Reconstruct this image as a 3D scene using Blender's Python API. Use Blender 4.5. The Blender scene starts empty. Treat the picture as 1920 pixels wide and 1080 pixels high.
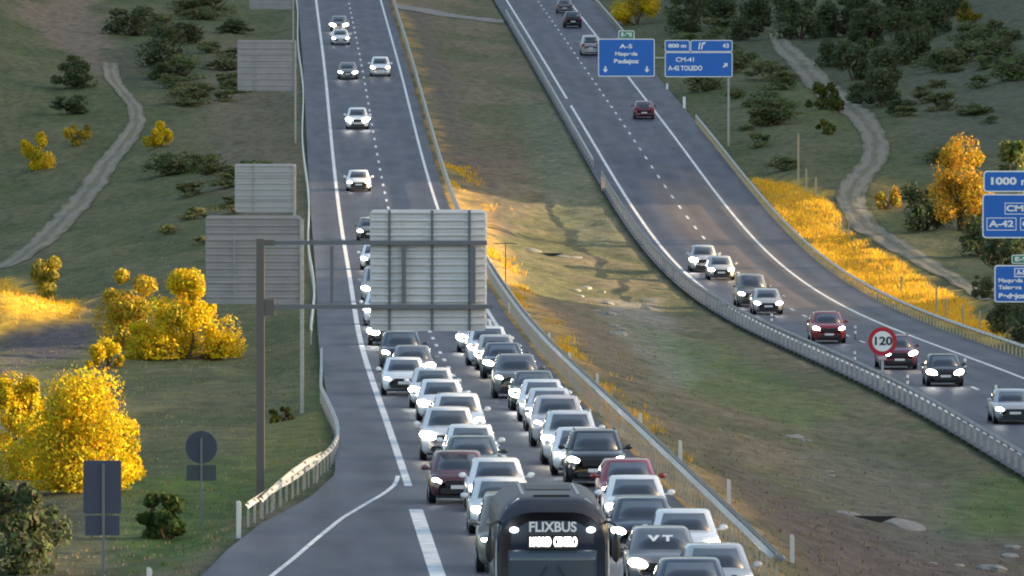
import bpy, math, random
import numpy as np
from mathutils import Vector, noise, Matrix
random.seed(7); np.random.seed(7)
R = math.radians
scene = bpy.context.scene
COL = scene.collection

# ------------------------------------------------------------------ survey of the site (metres; +Y = away from the footbridge camera)
CAMZ = 20.0; F = 20000.0; YH = -60.0          # camera height, focal length and horizon used to survey the photograph
KN = np.array([200, 300, 400, 500, 620, 740, 860, 980, 1100, 1220.])
DLv = np.array([14.658, 15.628, 16.679, 17.663, 18.19, 17.267, 14.034, 9.817, 5.487, 1.092])
XLv = np.array([3.206, 0.934, -1.32, -3.561, -5.901, -8.433, -11.047, -13.653, -16.422, -19.227])
DRv = np.array([23.419, 22.365, 21.438, 20.006, 20.538, 19.356, 14.694, 10.826, 7.045, 3.287])
DRv[:3] = [21.6, 21.0, 20.4]
XRv = np.array([33.965, 30.097, 26.223, 22.374, 17.639, 13.864, 10.397, 7.816, 5.244, 2.628])
ST = np.arange(100, 1401, 4.0)                # stations every 4 m

def spline(K, v):
    n = len(K); h = np.diff(K); A = np.zeros((n, n)); r = np.zeros(n); A[0, 0] = A[-1, -1] = 1
    for i in range(1, n-1):
        A[i, i-1] = h[i-1]; A[i, i] = 2*(h[i-1]+h[i]); A[i, i+1] = h[i]
        r[i] = 3*((v[i+1]-v[i])/h[i]-(v[i]-v[i-1])/h[i-1])
    c = np.linalg.solve(A, r); b = np.diff(v)/h-h*(2*c[:-1]+c[1:])/3; d = np.diff(c)/(3*h)
    x = np.clip(ST, K[0], K[-1]); i = np.clip(np.searchsorted(K, x)-1, 0, n-2); t = x-K[i]
    y = v[i]+b[i]*t+c[i]*t*t+d[i]*t**3
    y += np.where(ST < K[0], (ST-K[0])*b[0], 0)
    e = b[-1]+2*c[-2]*h[-1]+3*d[-1]*h[-1]**2
    y += np.where(ST > K[-1], (ST-K[-1])*e, 0)
    return y
tXL, tXR = spline(KN, XLv), spline(KN, XRv)
tZL, tZR = CAMZ-spline(KN, DLv), CAMZ-spline(KN, DRv)
def XL(y): return np.interp(y, ST, tXL)
def XR(y): return np.interp(y, ST, tXR)
def ZL(y): return np.interp(y, ST, tZL)
def ZR(y): return np.interp(y, ST, tZR)
EDY = np.array([100, 200, 230, 270, 283, 300, 318, 337, 372, 470, 1400.])
EDS = np.array([-19, -13.4, -11.6, -9.4, -8.9, -8.0, -6.6, -5.7, -5.5, -5.5, -5.5])
def EL(y): return np.interp(y, EDY, EDS)      # left edge of the left pavement, with the slip road
LR, RL, RR = 4.35, -4.9, 6.3                   # other pavement edges, from each centre line

def sm(t): t = np.clip(t, 0, 1); return t*t*(3-2*t)

# ------------------------------------------------------------------ terrain height field
XS = np.concatenate([np.arange(-300, -70, 15.), np.arange(-70, 70.1, .5), np.arange(80, 301, 10.)])
YS = np.concatenate([np.arange(100, 240, 8.), np.arange(240, 1260, 2.5), np.arange(1260, 1401, 10.)])
def base_height(X, Y):
    s = X-XL(Y); t = X-XR(Y); zl = ZL(Y); zr = ZR(Y); el = EL(Y)
    z = np.zeros_like(X)
    on_l = (s >= el-.3) & (s <= LR+.3); on_r = (t >= RL-.3) & (t <= RR+.3)
    # median
    x0 = XL(Y)+LR; x1 = XR(Y)+RL; w = np.maximum(x1-x0, .5); f = np.clip((X-x0)/w, 0, 1)
    dip = np.interp(Y, [200, 300, 420, 560, 800, 1150], [1.3, 1.3, 1.0, .8, .5, .2])
    zm = zl*(1-f)+zr*f-.12-dip*np.sin(np.pi*f)**1.0
    q = el-s
    zlft = zl-.12-.45*sm(q/3)+.02*np.maximum(q-10, 0)
    wd = sm((Y-500)/90)*(1-sm((Y-850)/120))
    zlft -= wd*.20*np.maximum(q-3.5, 0)*(q < 45)+wd*.20*41.5*(q >= 45)
    zlft += 3.0*np.exp(-((X+31)/5.5)**2-((Y-612)/20)**2)
    zlft += 5*sm((Y-880)/200)*sm((q-22)/22)
    zlft += 10*sm((-X-75)/80)
    q2 = t-RR
    zrgt = zr-.12+.7*sm(q2/7)+.035*np.maximum(q2-6, 0)
    zrgt += 4.0*sm((Y-840)/240)*sm((q2-20)/18)
    H = np.interp(Y, SHADE_RIDGE_Y, SHADE_RIDGE_H)
    zrgt += H*sm((X-74)/45)
    z = np.where(s < el, zlft, np.where(s <= LR, zl, np.where(t < RL, zm, np.where(t <= RR, zr, zrgt))))
    z = np.where(on_l, np.minimum(z, zl-.22), z); z = np.where(on_r, np.minimum(z, zr-.22), z)
    return z
SHADE_RIDGE_Y = [100, 262, 300, 480, 600, 640, 660, 800, 830, 1000, 1400]
SHADE_RIDGE_H = [27, 27, 22.5, 20.5, 21, 20, 11, 11, 30, 35, 35]  # unseen ridge, heights shaped to shade the roads, with a gap for sun
GX, GY = np.meshgrid(XS, YS)
GZ = base_height(GX, GY)
def off_road(X, Y):
    s = X-XL(Y); t = X-XR(Y)
    dl = np.maximum(EL(Y)-s, s-LR); dr = np.maximum(RL-t, t-RR)
    return np.minimum(dl, dr)
OFF = off_road(GX, GY)
N1 = np.zeros_like(GZ); N2 = np.zeros_like(GZ); N3 = np.zeros_like(GZ)
for j in range(len(YS)):
    for i in range(len(XS)):
        x, y = XS[i], YS[j]
        if abs(x) < 72:
            N1[j, i] = noise.noise((x*.16, y*.05, 1.3)); N2[j, i] = noise.noise((x*.5, y*.16, 7.7)); N3[j, i] = noise.noise((x*1.1, y*.3, 4.1))
        else:
            N1[j, i] = noise.noise((x*.03, y*.02, 1.3))*2
GZ += sm((OFF-.3)/2.5)*(.28*N1+.17*N2+.10*N3)
def terr(x, y):
    i = min(max(int(np.searchsorted(XS, x))-1, 0), len(XS)-2); j = min(max(int(np.searchsorted(YS, y))-1, 0), len(YS)-2)
    a = (x-XS[i])/(XS[i+1]-XS[i]); b = (y-YS[j])/(YS[j+1]-YS[j])
    return float((GZ[j, i]*(1-a)+GZ[j, i+1]*a)*(1-b)+(GZ[j+1, i]*(1-a)+GZ[j+1, i+1]*a)*b)
def ground_at(px, py):
    """the point of the ground seen at a photograph position"""
    k = (px-960)/F; m = (py-YH)/F; lo = 150
    for y in np.arange(240, 1398, 2.0):
        if CAMZ-m*y <= terr(k*y, y): lo = y; break
    else: lo = 1398
    a, b = lo-2, lo
    for _ in range(12):
        c = (a+b)/2
        if CAMZ-m*c <= terr(k*c, c): b = c
        else: a = c
    return Vector((k*b, b, terr(k*b, b)))
def row_y(px_y, road='L'):
    Z = tZL if road == 'L' else tZR
    yy = F*(CAMZ-Z)/ST+YH
    m = (ST > 180) & (ST < 1330)
    return float(np.interp(-px_y, -yy[m], ST[m]))

# ------------------------------------------------------------------ materials
MATS = {}
def mat(name, col=(.5, .5, .5), rough=.6, metal=0., emit=None, es=0., coat=0., spec=.5, noise_amt=0., nscale=4., ncol=None):
    if name in MATS: return MATS[name]
    m = bpy.data.materials.new(name); m.use_nodes = True; nt = m.node_tree; b = nt.nodes['Principled BSDF']
    b.inputs['Base Color'].default_value = (*col, 1); b.inputs['Roughness'].default_value = rough; b.inputs['Metallic'].default_value = metal
    b.inputs['Coat Weight'].default_value = coat; b.inputs['Coat Roughness'].default_value = .08; b.inputs['Specular IOR Level'].default_value = spec
    if emit: b.inputs['Emission Color'].default_value = (*emit, 1); b.inputs['Emission Strength'].default_value = es
    if noise_amt > 0:
        tc = nt.nodes.new('ShaderNodeTexCoord'); n = nt.nodes.new('ShaderNodeTexNoise'); n.inputs['Scale'].default_value = nscale; n.inputs['Detail'].default_value = 5
        cr = nt.nodes.new('ShaderNodeValToRGB'); c2 = ncol or tuple(c*(1-noise_amt) for c in col)
        cr.color_ramp.elements[0].position = .35; cr.color_ramp.elements[1].position = .65
        cr.color_ramp.elements[0].color = (*c2, 1); cr.color_ramp.elements[1].color = (*col, 1)
        nt.links.new(tc.outputs['Object'], n.inputs['Vector']); nt.links.new(n.outputs['Fac'], cr.inputs['Fac']); nt.links.new(cr.outputs['Color'], b.inputs['Base Color'])
    MATS[name] = m; return m
def attr_mat(name, rough=.9, nscale=.9, amt=.35, trans=0., stretch=(1, .35, 1)):
    m = bpy.data.materials.new(name); m.use_nodes = True; nt = m.node_tree; b = nt.nodes['Principled BSDF']
    b.inputs['Roughness'].default_value = rough; b.inputs['Specular IOR Level'].default_value = .15
    a = nt.nodes.new('ShaderNodeAttribute'); a.attribute_name = 'Col'
    if amt > 0:
        tc = nt.nodes.new('ShaderNodeTexCoord'); mp = nt.nodes.new('ShaderNodeMapping'); mp.inputs['Scale'].default_value = stretch
        n = nt.nodes.new('ShaderNodeTexNoise'); n.inputs['Scale'].default_value = nscale; n.inputs['Detail'].default_value = 8; n.inputs['Roughness'].default_value = .65
        mr = nt.nodes.new('ShaderNodeMapRange'); mr.inputs['From Min'].default_value = .25; mr.inputs['From Max'].default_value = .75
        mr.inputs['To Min'].default_value = 1-amt; mr.inputs['To Max'].default_value = 1+amt
        mx = nt.nodes.new('ShaderNodeMix'); mx.data_type = 'RGBA'; mx.blend_type = 'MULTIPLY'; mx.inputs[0].default_value = 1
        nt.links.new(tc.outputs['Object'], mp.inputs['Vector']); nt.links.new(mp.outputs['Vector'], n.inputs['Vector']); nt.links.new(n.outputs['Fac'], mr.inputs['Value'])
        nt.links.new(a.outputs['Color'], mx.inputs[6]); nt.links.new(mr.outputs['Result'], mx.inputs[7]); nt.links.new(mx.outputs[2], b.inputs['Base Color'])
    else: nt.links.new(a.outputs['Color'], b.inputs['Base Color'])
    if trans > 0:
        tr = nt.nodes.new('ShaderNodeBsdfTranslucent'); ms = nt.nodes.new('ShaderNodeMixShader'); ms.inputs[0].default_value = trans
        nt.links.new(a.outputs['Color'], tr.inputs['Color']); nt.links.new(b.outputs[0], ms.inputs[1]); nt.links.new(tr.outputs[0], ms.inputs[2])
        nt.links.new(ms.outputs[0], nt.nodes['Material Output'].inputs['Surface'])
    return m
GALV = mat('galvanised_steel', (.42, .43, .44), .45, .35, noise_amt=.25, nscale=3)
GALVP = mat('galvanised_post', (.46, .44, .40), .55, 0, noise_amt=.2, nscale=5)
STEELD = mat('dark_painted_steel', (.085, .082, .09), .6)
ALU = mat('aluminium_panel', (.66, .67, .70), .5, .0, noise_amt=.12, nscale=1.5)
ALUD = mat('weathered_aluminium_panel', (.34, .33, .34), .55, .1, noise_amt=.15, nscale=1.2)
STIFF = mat('steel_stiffener', (.14, .15, .175), .6)
SIGNB = mat('sign_blue', (.008, .14, .56), .4)
SIGNW = mat('sign_white', (.90, .90, .90), .4)
SIGNG = mat('sign_green', (.05, .25, .16), .4)
SIGNR = mat('sign_red', (.50, .012, .03), .4)
BLACK = mat('black_paint', (.012, .012, .014), .5)
PLAST = mat('black_plastic', (.02, .021, .024), .6)
TYRE = mat('tyre_rubber', (.014, .014, .015), .85)
RIM = mat('wheel_alloy', (.4, .41, .42), .35, .7)
GLASS = mat('car_glass', (.045, .056, .075), .06, spec=.9)
LAMP = mat('lit_headlight', (.9, .9, .9), .2, emit=(1, .97, .88), es=14.0)
LAMPW = mat('lit_headlight_warm', (.9, .85, .75), .2, emit=(1, .86, .62), es=12.0)
TAIL = mat('tail_light_red', (.35, .01, .012), .25)
PLATE = mat('plate_white', (.75, .75, .73), .5)
WHITEP = mat('white_plastic', (.72, .71, .68), .5)
CONC = mat('pale_concrete', (.24, .23, .215), .9, noise_amt=.4, nscale=3)
STONE = mat('pale_stone', (.30, .30, .27), .9, noise_amt=.4, nscale=3)
BARK = mat('bark', (.09, .06, .04), .9)
LINE = mat('road_paint', (.80, .81, .82), .6, noise_amt=.38, nscale=1.6)
def paint(n, c, r=.28): return mat('car_paint_'+n, c, r, 0., coat=.6)
PAINTS = dict(white=(.82, .83, .85), silver=(.40, .42, .45), grey=(.16, .165, .175), black=(.012, .013, .015), navy=(.03, .04, .065), maroon=(.10, .035, .045),
              red=(.26, .02, .03), green=(.055, .075, .068), taupe=(.17, .16, .14), pink=(.56, .52, .54), pale=(.66, .68, .72), wine=(.13, .03, .06), beige=(.50, .48, .46))

# ------------------------------------------------------------------ mesh helpers
class MB:
    def __init__(s): s.v = []; s.f = []; s.c = []
    def add(s, vs, fs, col=None):
        o = len(s.v); s.v += [tuple(v) for v in vs]; s.f += [tuple(i+o for i in f) for f in fs]
        if col is not None: s.c += [col]*len(vs)
    def box(s, c, d, rot=None):
        x, y, z = (k/2 for k in d); vs = [Vector((a*x, b*y, e*z)) for a in (-1, 1) for b in (-1, 1) for e in (-1, 1)]
        if rot: vs = [rot @ v for v in vs]
        c = Vector(c); s.add([v+c for v in vs], [(0, 1, 3, 2), (4, 6, 7, 5), (0, 4, 5, 1), (2, 3, 7, 6), (0, 2, 6, 4), (1, 5, 7, 3)])
    def bar(s, a, b, w, h=None):
        a, b = Vector(a), Vector(b); h = h or w; d = (b-a).normalized(); up = Vector((0, 0, 1)) if abs(d.z) < .95 else Vector((0, 1, 0))
        r = d.cross(up).normalized()*w/2; u = r.cross(d).normalized()*h/2
        vs = [p+i*r+j*u for p in (a, b) for i, j in ((-1, -1), (1, -1), (1, 1), (-1, 1))]
        s.add(vs, [(0, 3, 2, 1), (4, 5, 6, 7), (0, 1, 5, 4), (1, 2, 6, 5), (2, 3, 7, 6), (3, 0, 4, 7)])
    def tube(s, pts, rad, n=8):
        pts = [Vector(p) for p in pts]; rad = rad if isinstance(rad, (list, tuple)) else [rad]*len(pts); vs = []; fs = []
        for k, p in enumerate(pts):
            d = (pts[min(k+1, len(pts)-1)]-pts[max(k-1, 0)]).normalized(); up = Vector((0, 0, 1)) if abs(d.z) < .9 else Vector((1, 0, 0))
            r = d.cross(up).normalized(); u = r.cross(d)
            vs += [p+rad[k]*(math.cos(a)*r+math.sin(a)*u) for a in [2*math.pi*i/n for i in range(n)]]
        for k in range(len(pts)-1):
            for i in range(n): j = (i+1) % n; fs.append((k*n+i, k*n+j, k*n+n+j, k*n+n+i))
        fs += [tuple(range(n))[::-1], tuple(range((len(pts)-1)*n, len(pts)*n))]; s.add(vs, fs)
    def ell(s, c, r, n=10, m=6):
        c = Vector(c); vs = []; fs = []
        for j in range(m+1):
            t = math.pi*j/m
            for i in range(n): a = 2*math.pi*i/n; vs.append(c+Vector((r[0]*math.sin(t)*math.cos(a), r[1]*math.sin(t)*math.sin(a), r[2]*math.cos(t))))
        for j in range(m):
            for i in range(n): k = (i+1) % n; fs.append((j*n+i, j*n+n+i, j*n+n+k, j*n+k))
        s.add(vs, fs)
    def prism(s, poly, y0, y1):           # polygon in x,z pushed along y
        n = len(poly); vs = [(x, y0, z) for x, z in poly]+[(x, y1, z) for x, z in poly]
        s.add(vs, [tuple(range(n)), tuple(range(2*n-1, n-1, -1))]+[(i, i+n, (i+1) % n+n, (i+1) % n) for i in range(n)])
    def mesh(s, name, m, smooth=False):
        me = bpy.data.meshes.new(name); me.from_pydata(s.v, [], s.f)
        if s.c:
            a = me.color_attributes.new('Col', 'FLOAT_COLOR', 'POINT'); a.data.foreach_set('color', np.array([(*c, 1) for c in s.c], dtype=np.float32).ravel())
        if m: me.materials.append(m)
        if smooth: me.polygons.foreach_set('use_smooth', [True]*len(me.polygons))
        me.update(); return me
    def build(s, name, m, parent=None, smooth=False, loc=None):
        return link(name, s.mesh(name, m, smooth), parent, loc)
def link(name, me, parent=None, loc=None):
    o = bpy.data.objects.new(name, me); COL.objects.link(o)
    if parent: o.parent = parent
    if loc is not None: o.location = loc
    return o
def tag(o, label=None, cat=None, group=None, kind=None):
    for k, v in (('label', label), ('category', cat), ('group', group), ('kind', kind)):
        if v: o[k] = v
    return o
def thing(name, label, cat, loc=(0, 0, 0), group=None, rz=0.):
    o = link(name, None, None, loc); o.rotation_euler.z = rz; return tag(o, label, cat, group)
def kids(o): return KID.get(o.name, [])
def rrect(w, h, r, n=4, cx=0, cz=0):
    p = []
    for sx, sz, a0 in ((1, -1, -90), (1, 1, 0), (-1, 1, 90), (-1, -1, 180)):
        for k in range(n+1):
            a = R(a0+90*k/n); p.append((cx+sx*(w/2-r)+r*math.cos(a), cz+sz*(h/2-r)+r*math.sin(a)))
    return p
def text_mesh(name, txt, size, m, parent, loc, bold=.0, align='CENTER', width=None):
    c = bpy.data.curves.new('t', 'FONT'); c.body = txt; c.size = size; c.align_x = align; c.align_y = 'CENTER'; c.extrude = .006; c.offset = bold
    o = bpy.data.objects.new('t', c); COL.objects.link(o); dg = bpy.context.evaluated_depsgraph_get()
    me = bpy.data.meshes.new_from_object(o.evaluated_get(dg)); bpy.data.objects.remove(o); bpy.data.curves.remove(c)
    me.transform(Matrix.Rotation(R(90), 4, 'X'))
    if width:
        xs = [v.co.x for v in me.vertices]; k = width/(max(xs)-min(xs)); me.transform(Matrix.Diagonal((k, 1, 1, 1)))
    me.materials.clear(); me.materials.append(m); me.name = name
    return link(name, me, parent, loc)

# ------------------------------------------------------------------ ground sheet, painted by what grows where, plus sunlit gold and shadow streaks
def world_poly(pts): return np.array([ground_at(x, y)[:2] for x, y in pts])
def poly_weight(poly, soft=1.2, ys=.2):
    """soft inside test on the terrain grid; distances along the road count less"""
    x, y = GX, GY; n = len(poly); inside = np.zeros(x.shape, bool); dist = np.full(x.shape, 1e9)
    for i in range(n):
        x0, y0 = poly[i]; x1, y1 = poly[(i+1) % n]
        c = ((y0 > y) != (y1 > y)) & (x < (x1-x0)*(y-y0)/((y1-y0) or 1e-9)+x0); inside ^= c
        dx, dy = x1-x0, (y1-y0)*ys; t = np.clip(((x-x0)*dx+(y-y0)*ys*dy)/(dx*dx+dy*dy+1e-9), 0, 1)
        dist = np.minimum(dist, np.hypot(x-x0-t*dx, (y-y0)*ys-t*dy))
    dn = np.where(inside, dist, -dist)+.9*N1+1.0*N2+.9*N3
    return sm(dn/soft*.5+.5)
C_GR = np.array([.062, .078, .028]); C_GR2 = np.array([.092, .096, .044]); C_BR = np.array([.150, .118, .088]); C_DK = np.array([.046, .056, .030])
C_SUNGOLD = np.array([.62, .38, .03]); C_PALE = np.array([.17, .16, .135]); C_LUSH = np.array([.045, .095, .014]); C_MAUVE = np.array([.10, .082, .085])  # the gold is dry grass with low sunlight mixed into the colour
w = sm(.5+1.5*N1+.6*N2)[..., None]
TC = C_GR*(1-w)+C_GR2*w
S_ = GX-XL(GY); T_ = GX-XR(GY)
med = (S_ > LR) & (T_ < RL)
mixm = sm(.5+1.5*N1+.8*N2)[..., None]
TC = np.where(med[..., None], np.array([.150, .126, .078])*mixm+np.array([.098, .102, .050])*(1-mixm), TC)
PATCH = [
 ([(20, 15), (100, -5), (170, -5), (200, 60), (280, 130), (190, 150), (120, 100)], C_BR, .9),
 ([(380, 90), (560, 60), (568, 320), (570, 560), (460, 560), (400, 330)], C_BR*.9, .55),
 ([(760, 15), (800, 15), (900, 300), (960, 440), (900, 440), (850, 300)], np.array([.115, .095, .078]), .8),
 ([(860, 270), (980, 250), (1010, 330), (900, 340)], np.array([.14, .10, .07]), .6),
 ([(1130, 560), (1230, 560), (1330, 700), (1250, 730)], np.array([.21, .205, .18]), .8),
 ([(1000, 560), (1070, 560), (1180, 700), (1330, 860), (1430, 900), (1300, 850), (1150, 720)], C_BR, .7),
 ([(1330, 850), (1560, 960), (1950, 1000), (1950, 1090), (1500, 1090), (1420, 960)], np.array([.095, .075, .066]), .95),
 ([(1560, 790), (1750, 880), (1900, 1040), (1700, 1040), (1500, 900)], np.array([.10, .105, .085]), .6),
 ([(1830, 900), (1950, 880), (1950, 1010), (1780, 1000)], C_LUSH*1.2, .7),
 ([(0, 610), (60, 570), (170, 555), (170, 610), (150, 665), (60, 690), (0, 705)], np.array([.062, .058, .070]), 1.),
 ([(0, 525), (50, 550), (150, 565), (150, 600), (60, 600), (0, 615)], C_SUNGOLD, .9),  # bank at the left edge, its sunlight painted into the gold
 ([(230, 900), (480, 850), (600, 740), (610, 800), (500, 1000), (380, 1090), (200, 1090)], C_LUSH, .85),
 ([(0, 880), (140, 930), (230, 1090), (0, 1090)], C_DK*.8+C_BR*.2, .9),
 ([(480, 800), (620, 770), (615, 830), (540, 880), (480, 930)], np.array([.16, .15, .045]), .6),
 ([(440, 1000), (600, 905), (640, 880), (640, 900), (470, 1010), (380, 1085), (340, 1085)], C_BR*.9, .9),
 ([(1408, 332), (1480, 345), (1555, 380), (1600, 445), (1700, 500), (1850, 600), (1870, 640), (1740, 592), (1620, 547), (1540, 482), (1470, 412)], C_SUNGOLD, .97),  # right-hand bank, sunlit gold painted over its dry grass
 ([(1445, 372), (1520, 392), (1605, 428), (1605, 442), (1515, 406), (1450, 386)], C_BR*.8, .6),  # shadow streaks across the bank painted in brown, here and below
 ([(1530, 468), (1600, 478), (1690, 507), (1690, 519), (1600, 493), (1535, 481)], C_BR*.8, .6),
 ([(1640, 480), (1720, 518), (1810, 580), (1795, 588), (1700, 534)], C_BR, .4),
 ([(980, 190), (1060, 200), (1110, 330), (1180, 470), (1080, 460), (1000, 330)], np.array([.135, .15, .095]), .7),
 ([(1180, 600), (1330, 640), (1600, 770), (1500, 800), (1300, 740)], C_LUSH*1.5, .4),
 ([(1630, 340), (1700, 345), (1690, 400), (1640, 395)], np.array([.30, .2, .06]), .7),
 ([(1480, 150), (1600, 160), (1600, 245), (1500, 240)], np.array([.085, .10, .03]), .8),
 ([(1700, 120), (1810, 0), (1950, 0), (1950, 280), (1720, 280)], np.array([.085, .09, .058]), .8),
 ([(1140, 0), (1500, -5), (1500, 60), (1300, 110), (1230, 60)], C_DK, .7),
 ([(1390, 90), (1700, 0), (1800, 0), (1690, 140), (1650, 230), (1540, 170)], C_DK*1.2, .8),
 ([(180, 100), (330, 60), (400, 110), (340, 170), (220, 170)], C_DK, .8),
]
for pts, c, amt in PATCH:
    ww = (poly_weight(world_poly(pts))*amt)[..., None]; TC = TC*(1-ww)+np.asarray(c)*ww
# dry verge behind the left median guardrail, sunlight mixed into its gold
gold = sm((S_-4.4)/.5)*sm((8.2+1.2*N1-S_)/1.6)*np.interp(GY, [380, 440, 560, 690, 780, 830], [.3, .45, .6, .6, .6, 0])*sm(.75+1.3*N2)
near = sm((S_-4.1)/.3)*sm((6.2+1.4*N2-S_)/1.0)*sm(.6+1.4*N2)*np.interp(GY, [268, 300, 420, 470], [.15, .4, .5, .4])
gold = np.maximum(gold, near)*(T_ < RL)
TC = TC*(1-gold[..., None])+np.array([.50, .30, .07])*gold[..., None]
nx, ny = len(XS), len(YS)
me = bpy.data.meshes.new('ground')
me.from_pydata(np.stack([GX, GY, GZ], -1).reshape(-1, 3).tolist(), [], [(j*nx+i, j*nx+i+1, (j+1)*nx+i+1, (j+1)*nx+i) for j in range(ny-1) for i in range(nx-1)])
ca = me.color_attributes.new('Col', 'FLOAT_COLOR', 'POINT')
ca.data.foreach_set('color', np.concatenate([TC, np.ones((ny, nx, 1))], -1).astype(np.float32).ravel())
me.materials.append(attr_mat('ground_soil_and_grass', .95, 1.3, .62)); me.polygons.foreach_set('use_smooth', [True]*len(me.polygons))
tag(link('ground', me), kind='structure')
def TCat(x, y):
    i = min(max(int(np.searchsorted(XS, x)), 0), nx-1); j = min(max(int(np.searchsorted(YS, y)), 0), ny-1); return TC[j, i]

# far hills out of view, added to hide the horizon glow from grazing reflections
hy = np.arange(1390, 3400, 60.); hx = np.arange(-2200, 2201, 80.); rows = []
for y in hy: rows.append([(float(x), float(y), min(float(GZ[-1].min())-1+(y-1390)*.16, 210)+(8+(y-1390)*.02)*noise.noise((x*.003, y*.003, 2))) for x in hx])
mb = MB(); mb.add([p for r in rows for p in r], [(j*len(hx)+i, j*len(hx)+i+1, (j+1)*len(hx)+i+1, (j+1)*len(hx)+i) for j in range(len(hy)-1) for i in range(len(hx)-1)])
tag(mb.build('glow_blocking_hills', mat('added_hill_scrub', (.085, .085, .05), .95, noise_amt=.4, nscale=.02), smooth=True), kind='structure')
# ------------------------------------------------------------------ roads
def road_mat(name, col, wheel=(-2.6, -.9, .9, 2.6), brown=None):
    m = bpy.data.materials.new(name); m.use_nodes = True; nt = m.node_tree; b = nt.nodes['Principled BSDF']; b.inputs['Specular IOR Level'].default_value = .16
    uv = nt.nodes.new('ShaderNodeUVMap'); uv.uv_map = 'road'
    def nz(sx, sy, sc, det=4):
        mp = nt.nodes.new('ShaderNodeMapping'); mp.inputs['Scale'].default_value = (sx, sy, 1); n = nt.nodes.new('ShaderNodeTexNoise'); n.inputs['Scale'].default_value = sc; n.inputs['Detail'].default_value = det
        nt.links.new(uv.outputs[0], mp.inputs[0]); nt.links.new(mp.outputs[0], n.inputs['Vector']); return n.outputs['Fac']
    def math_(op, a, bb, c=None):
        n = nt.nodes.new('ShaderNodeMath'); n.operation = op
        for k, v in enumerate((a, bb, c)):
            if v is None: continue
            if isinstance(v, (int, float)): n.inputs[k].default_value = v
            else: nt.links.new(v, n.inputs[k])
        return n.outputs[0]
    sp = nt.nodes.new('ShaderNodeSeparateXYZ'); nt.links.new(uv.outputs[0], sp.inputs[0])
    v = math_('ADD', math_('MULTIPLY', nz(1.2, .012, 1.0), .5), math_('MULTIPLY', nz(.3, .02, 1.0), .5))
    v = math_('ADD', v, math_('MULTIPLY', math_('SUBTRACT', nz(3, 1, 3., 6), .5), .35))
    lane = math_('MULTIPLY', math_('COSINE', math_('MULTIPLY', sp.outputs[0], 2*math.pi/1.75), 0.), .09)   # worn wheel tracks
    v = math_('ADD', v, lane)
    mr = nt.nodes.new('ShaderNodeMapRange'); mr.inputs['From Min'].default_value = .25; mr.inputs['From Max'].default_value = .75; mr.inputs['To Min'].default_value = .62; mr.inputs['To Max'].default_value = 1.38
    nt.links.new(v, mr.inputs['Value'])
    mx = nt.nodes.new('ShaderNodeMix'); mx.data_type = 'RGBA'; mx.blend_type = 'MULTIPLY'; mx.inputs[0].default_value = 1
    nt.links.new(mr.outputs[0], mx.inputs[7])
    if brown:   # warm sunlight on the road, painted in as a browner stretch
        y0, y1 = brown
        up = nt.nodes.new('ShaderNodeMapRange'); up.interpolation_type = 'SMOOTHSTEP'; up.inputs['From Min'].default_value = y0-25; up.inputs['From Max'].default_value = y0+25
        dn = nt.nodes.new('ShaderNodeMapRange'); dn.interpolation_type = 'SMOOTHSTEP'; dn.inputs['From Min'].default_value = y1-10; dn.inputs['From Max'].default_value = y1+25; dn.inputs['To Min'].default_value = 1; dn.inputs['To Max'].default_value = 0
        yy = math_('ADD', sp.outputs[1], math_('MULTIPLY', nz(.25, .06, 1.), 70.)); nt.links.new(yy, up.inputs[0]); nt.links.new(yy, dn.inputs[0])
        f = math_('MULTIPLY', up.outputs[0], dn.outputs[0])
        side = nt.nodes.new('ShaderNodeMapRange'); side.interpolation_type = 'SMOOTHSTEP'; side.inputs['From Min'].default_value = -2.6; side.inputs['From Max'].default_value = -.4; nt.links.new(sp.outputs[0], side.inputs[0])
        side2 = nt.nodes.new('ShaderNodeMapRange'); side2.inputs['From Min'].default_value = 3.6; side2.inputs['From Max'].default_value = 4.4; side2.inputs['To Min'].default_value = 1; side2.inputs['To Max'].default_value = .1; nt.links.new(sp.outputs[0], side2.inputs[0])
        f = math_('MULTIPLY', math_('MULTIPLY', f, side.outputs[0]), side2.outputs[0])
        m2 = nt.nodes.new('ShaderNodeMix'); m2.data_type = 'RGBA'; m2.inputs[6].default_value = (*col, 1); m2.inputs[7].default_value = (.108, .078, .066, 1); nt.links.new(f, m2.inputs[0]); nt.links.new(m2.outputs[2], mx.inputs[6])
    else: mx.inputs[6].default_value = (*col, 1)
    nt.links.new(mx.outputs[2], b.inputs['Base Color'])
    rr = nt.nodes.new('ShaderNodeMapRange'); rr.inputs['To Min'].default_value = .42; rr.inputs['To Max'].default_value = .68; nt.links.new(nz(.8, .1, 1.), rr.inputs[0]); nt.links.new(rr.outputs[0], b.inputs['Roughness'])
    return m
def ribbon_mesh(name, rows, m, uvs=None):
    """rows: list of lists of points of equal length"""
    n = len(rows[0]); vs = [p for r in rows for p in r]; fs = [(j*n+i, j*n+i+1, (j+1)*n+i+1, (j+1)*n+i) for j in range(len(rows)-1) for i in range(n-1)]
    me = bpy.data.meshes.new(name); me.from_pydata(vs, [], fs)
    if uvs:
        fl = [u for r in uvs for u in r]; l = me.uv_layers.new(name='road')
        for lp in me.loops: l.data[lp.index].uv = fl[lp.vertex_index]
    me.materials.append(m); me.update(); return me
def road(name, XC, ZC, left, right, m):
    rows, uvs = [], []
    for y in ST[ST <= 1330]:
        l, r = left(y), right; ss = [l, l*.7+r*.3-.01, (l+r)/2, l*.3+r*.7, r]
        rows.append([(float(XC(y))+s, y, float(ZC(y))) for s in ss]); uvs.append([(s, y) for s in ss])
    tag(link(name, ribbon_mesh(name, rows, m, uvs)), kind='structure')
road('road_towards_camera', XL, ZL, lambda y: float(EL(y)), LR, road_mat('asphalt_left', (.042, .045, .072)))
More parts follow.
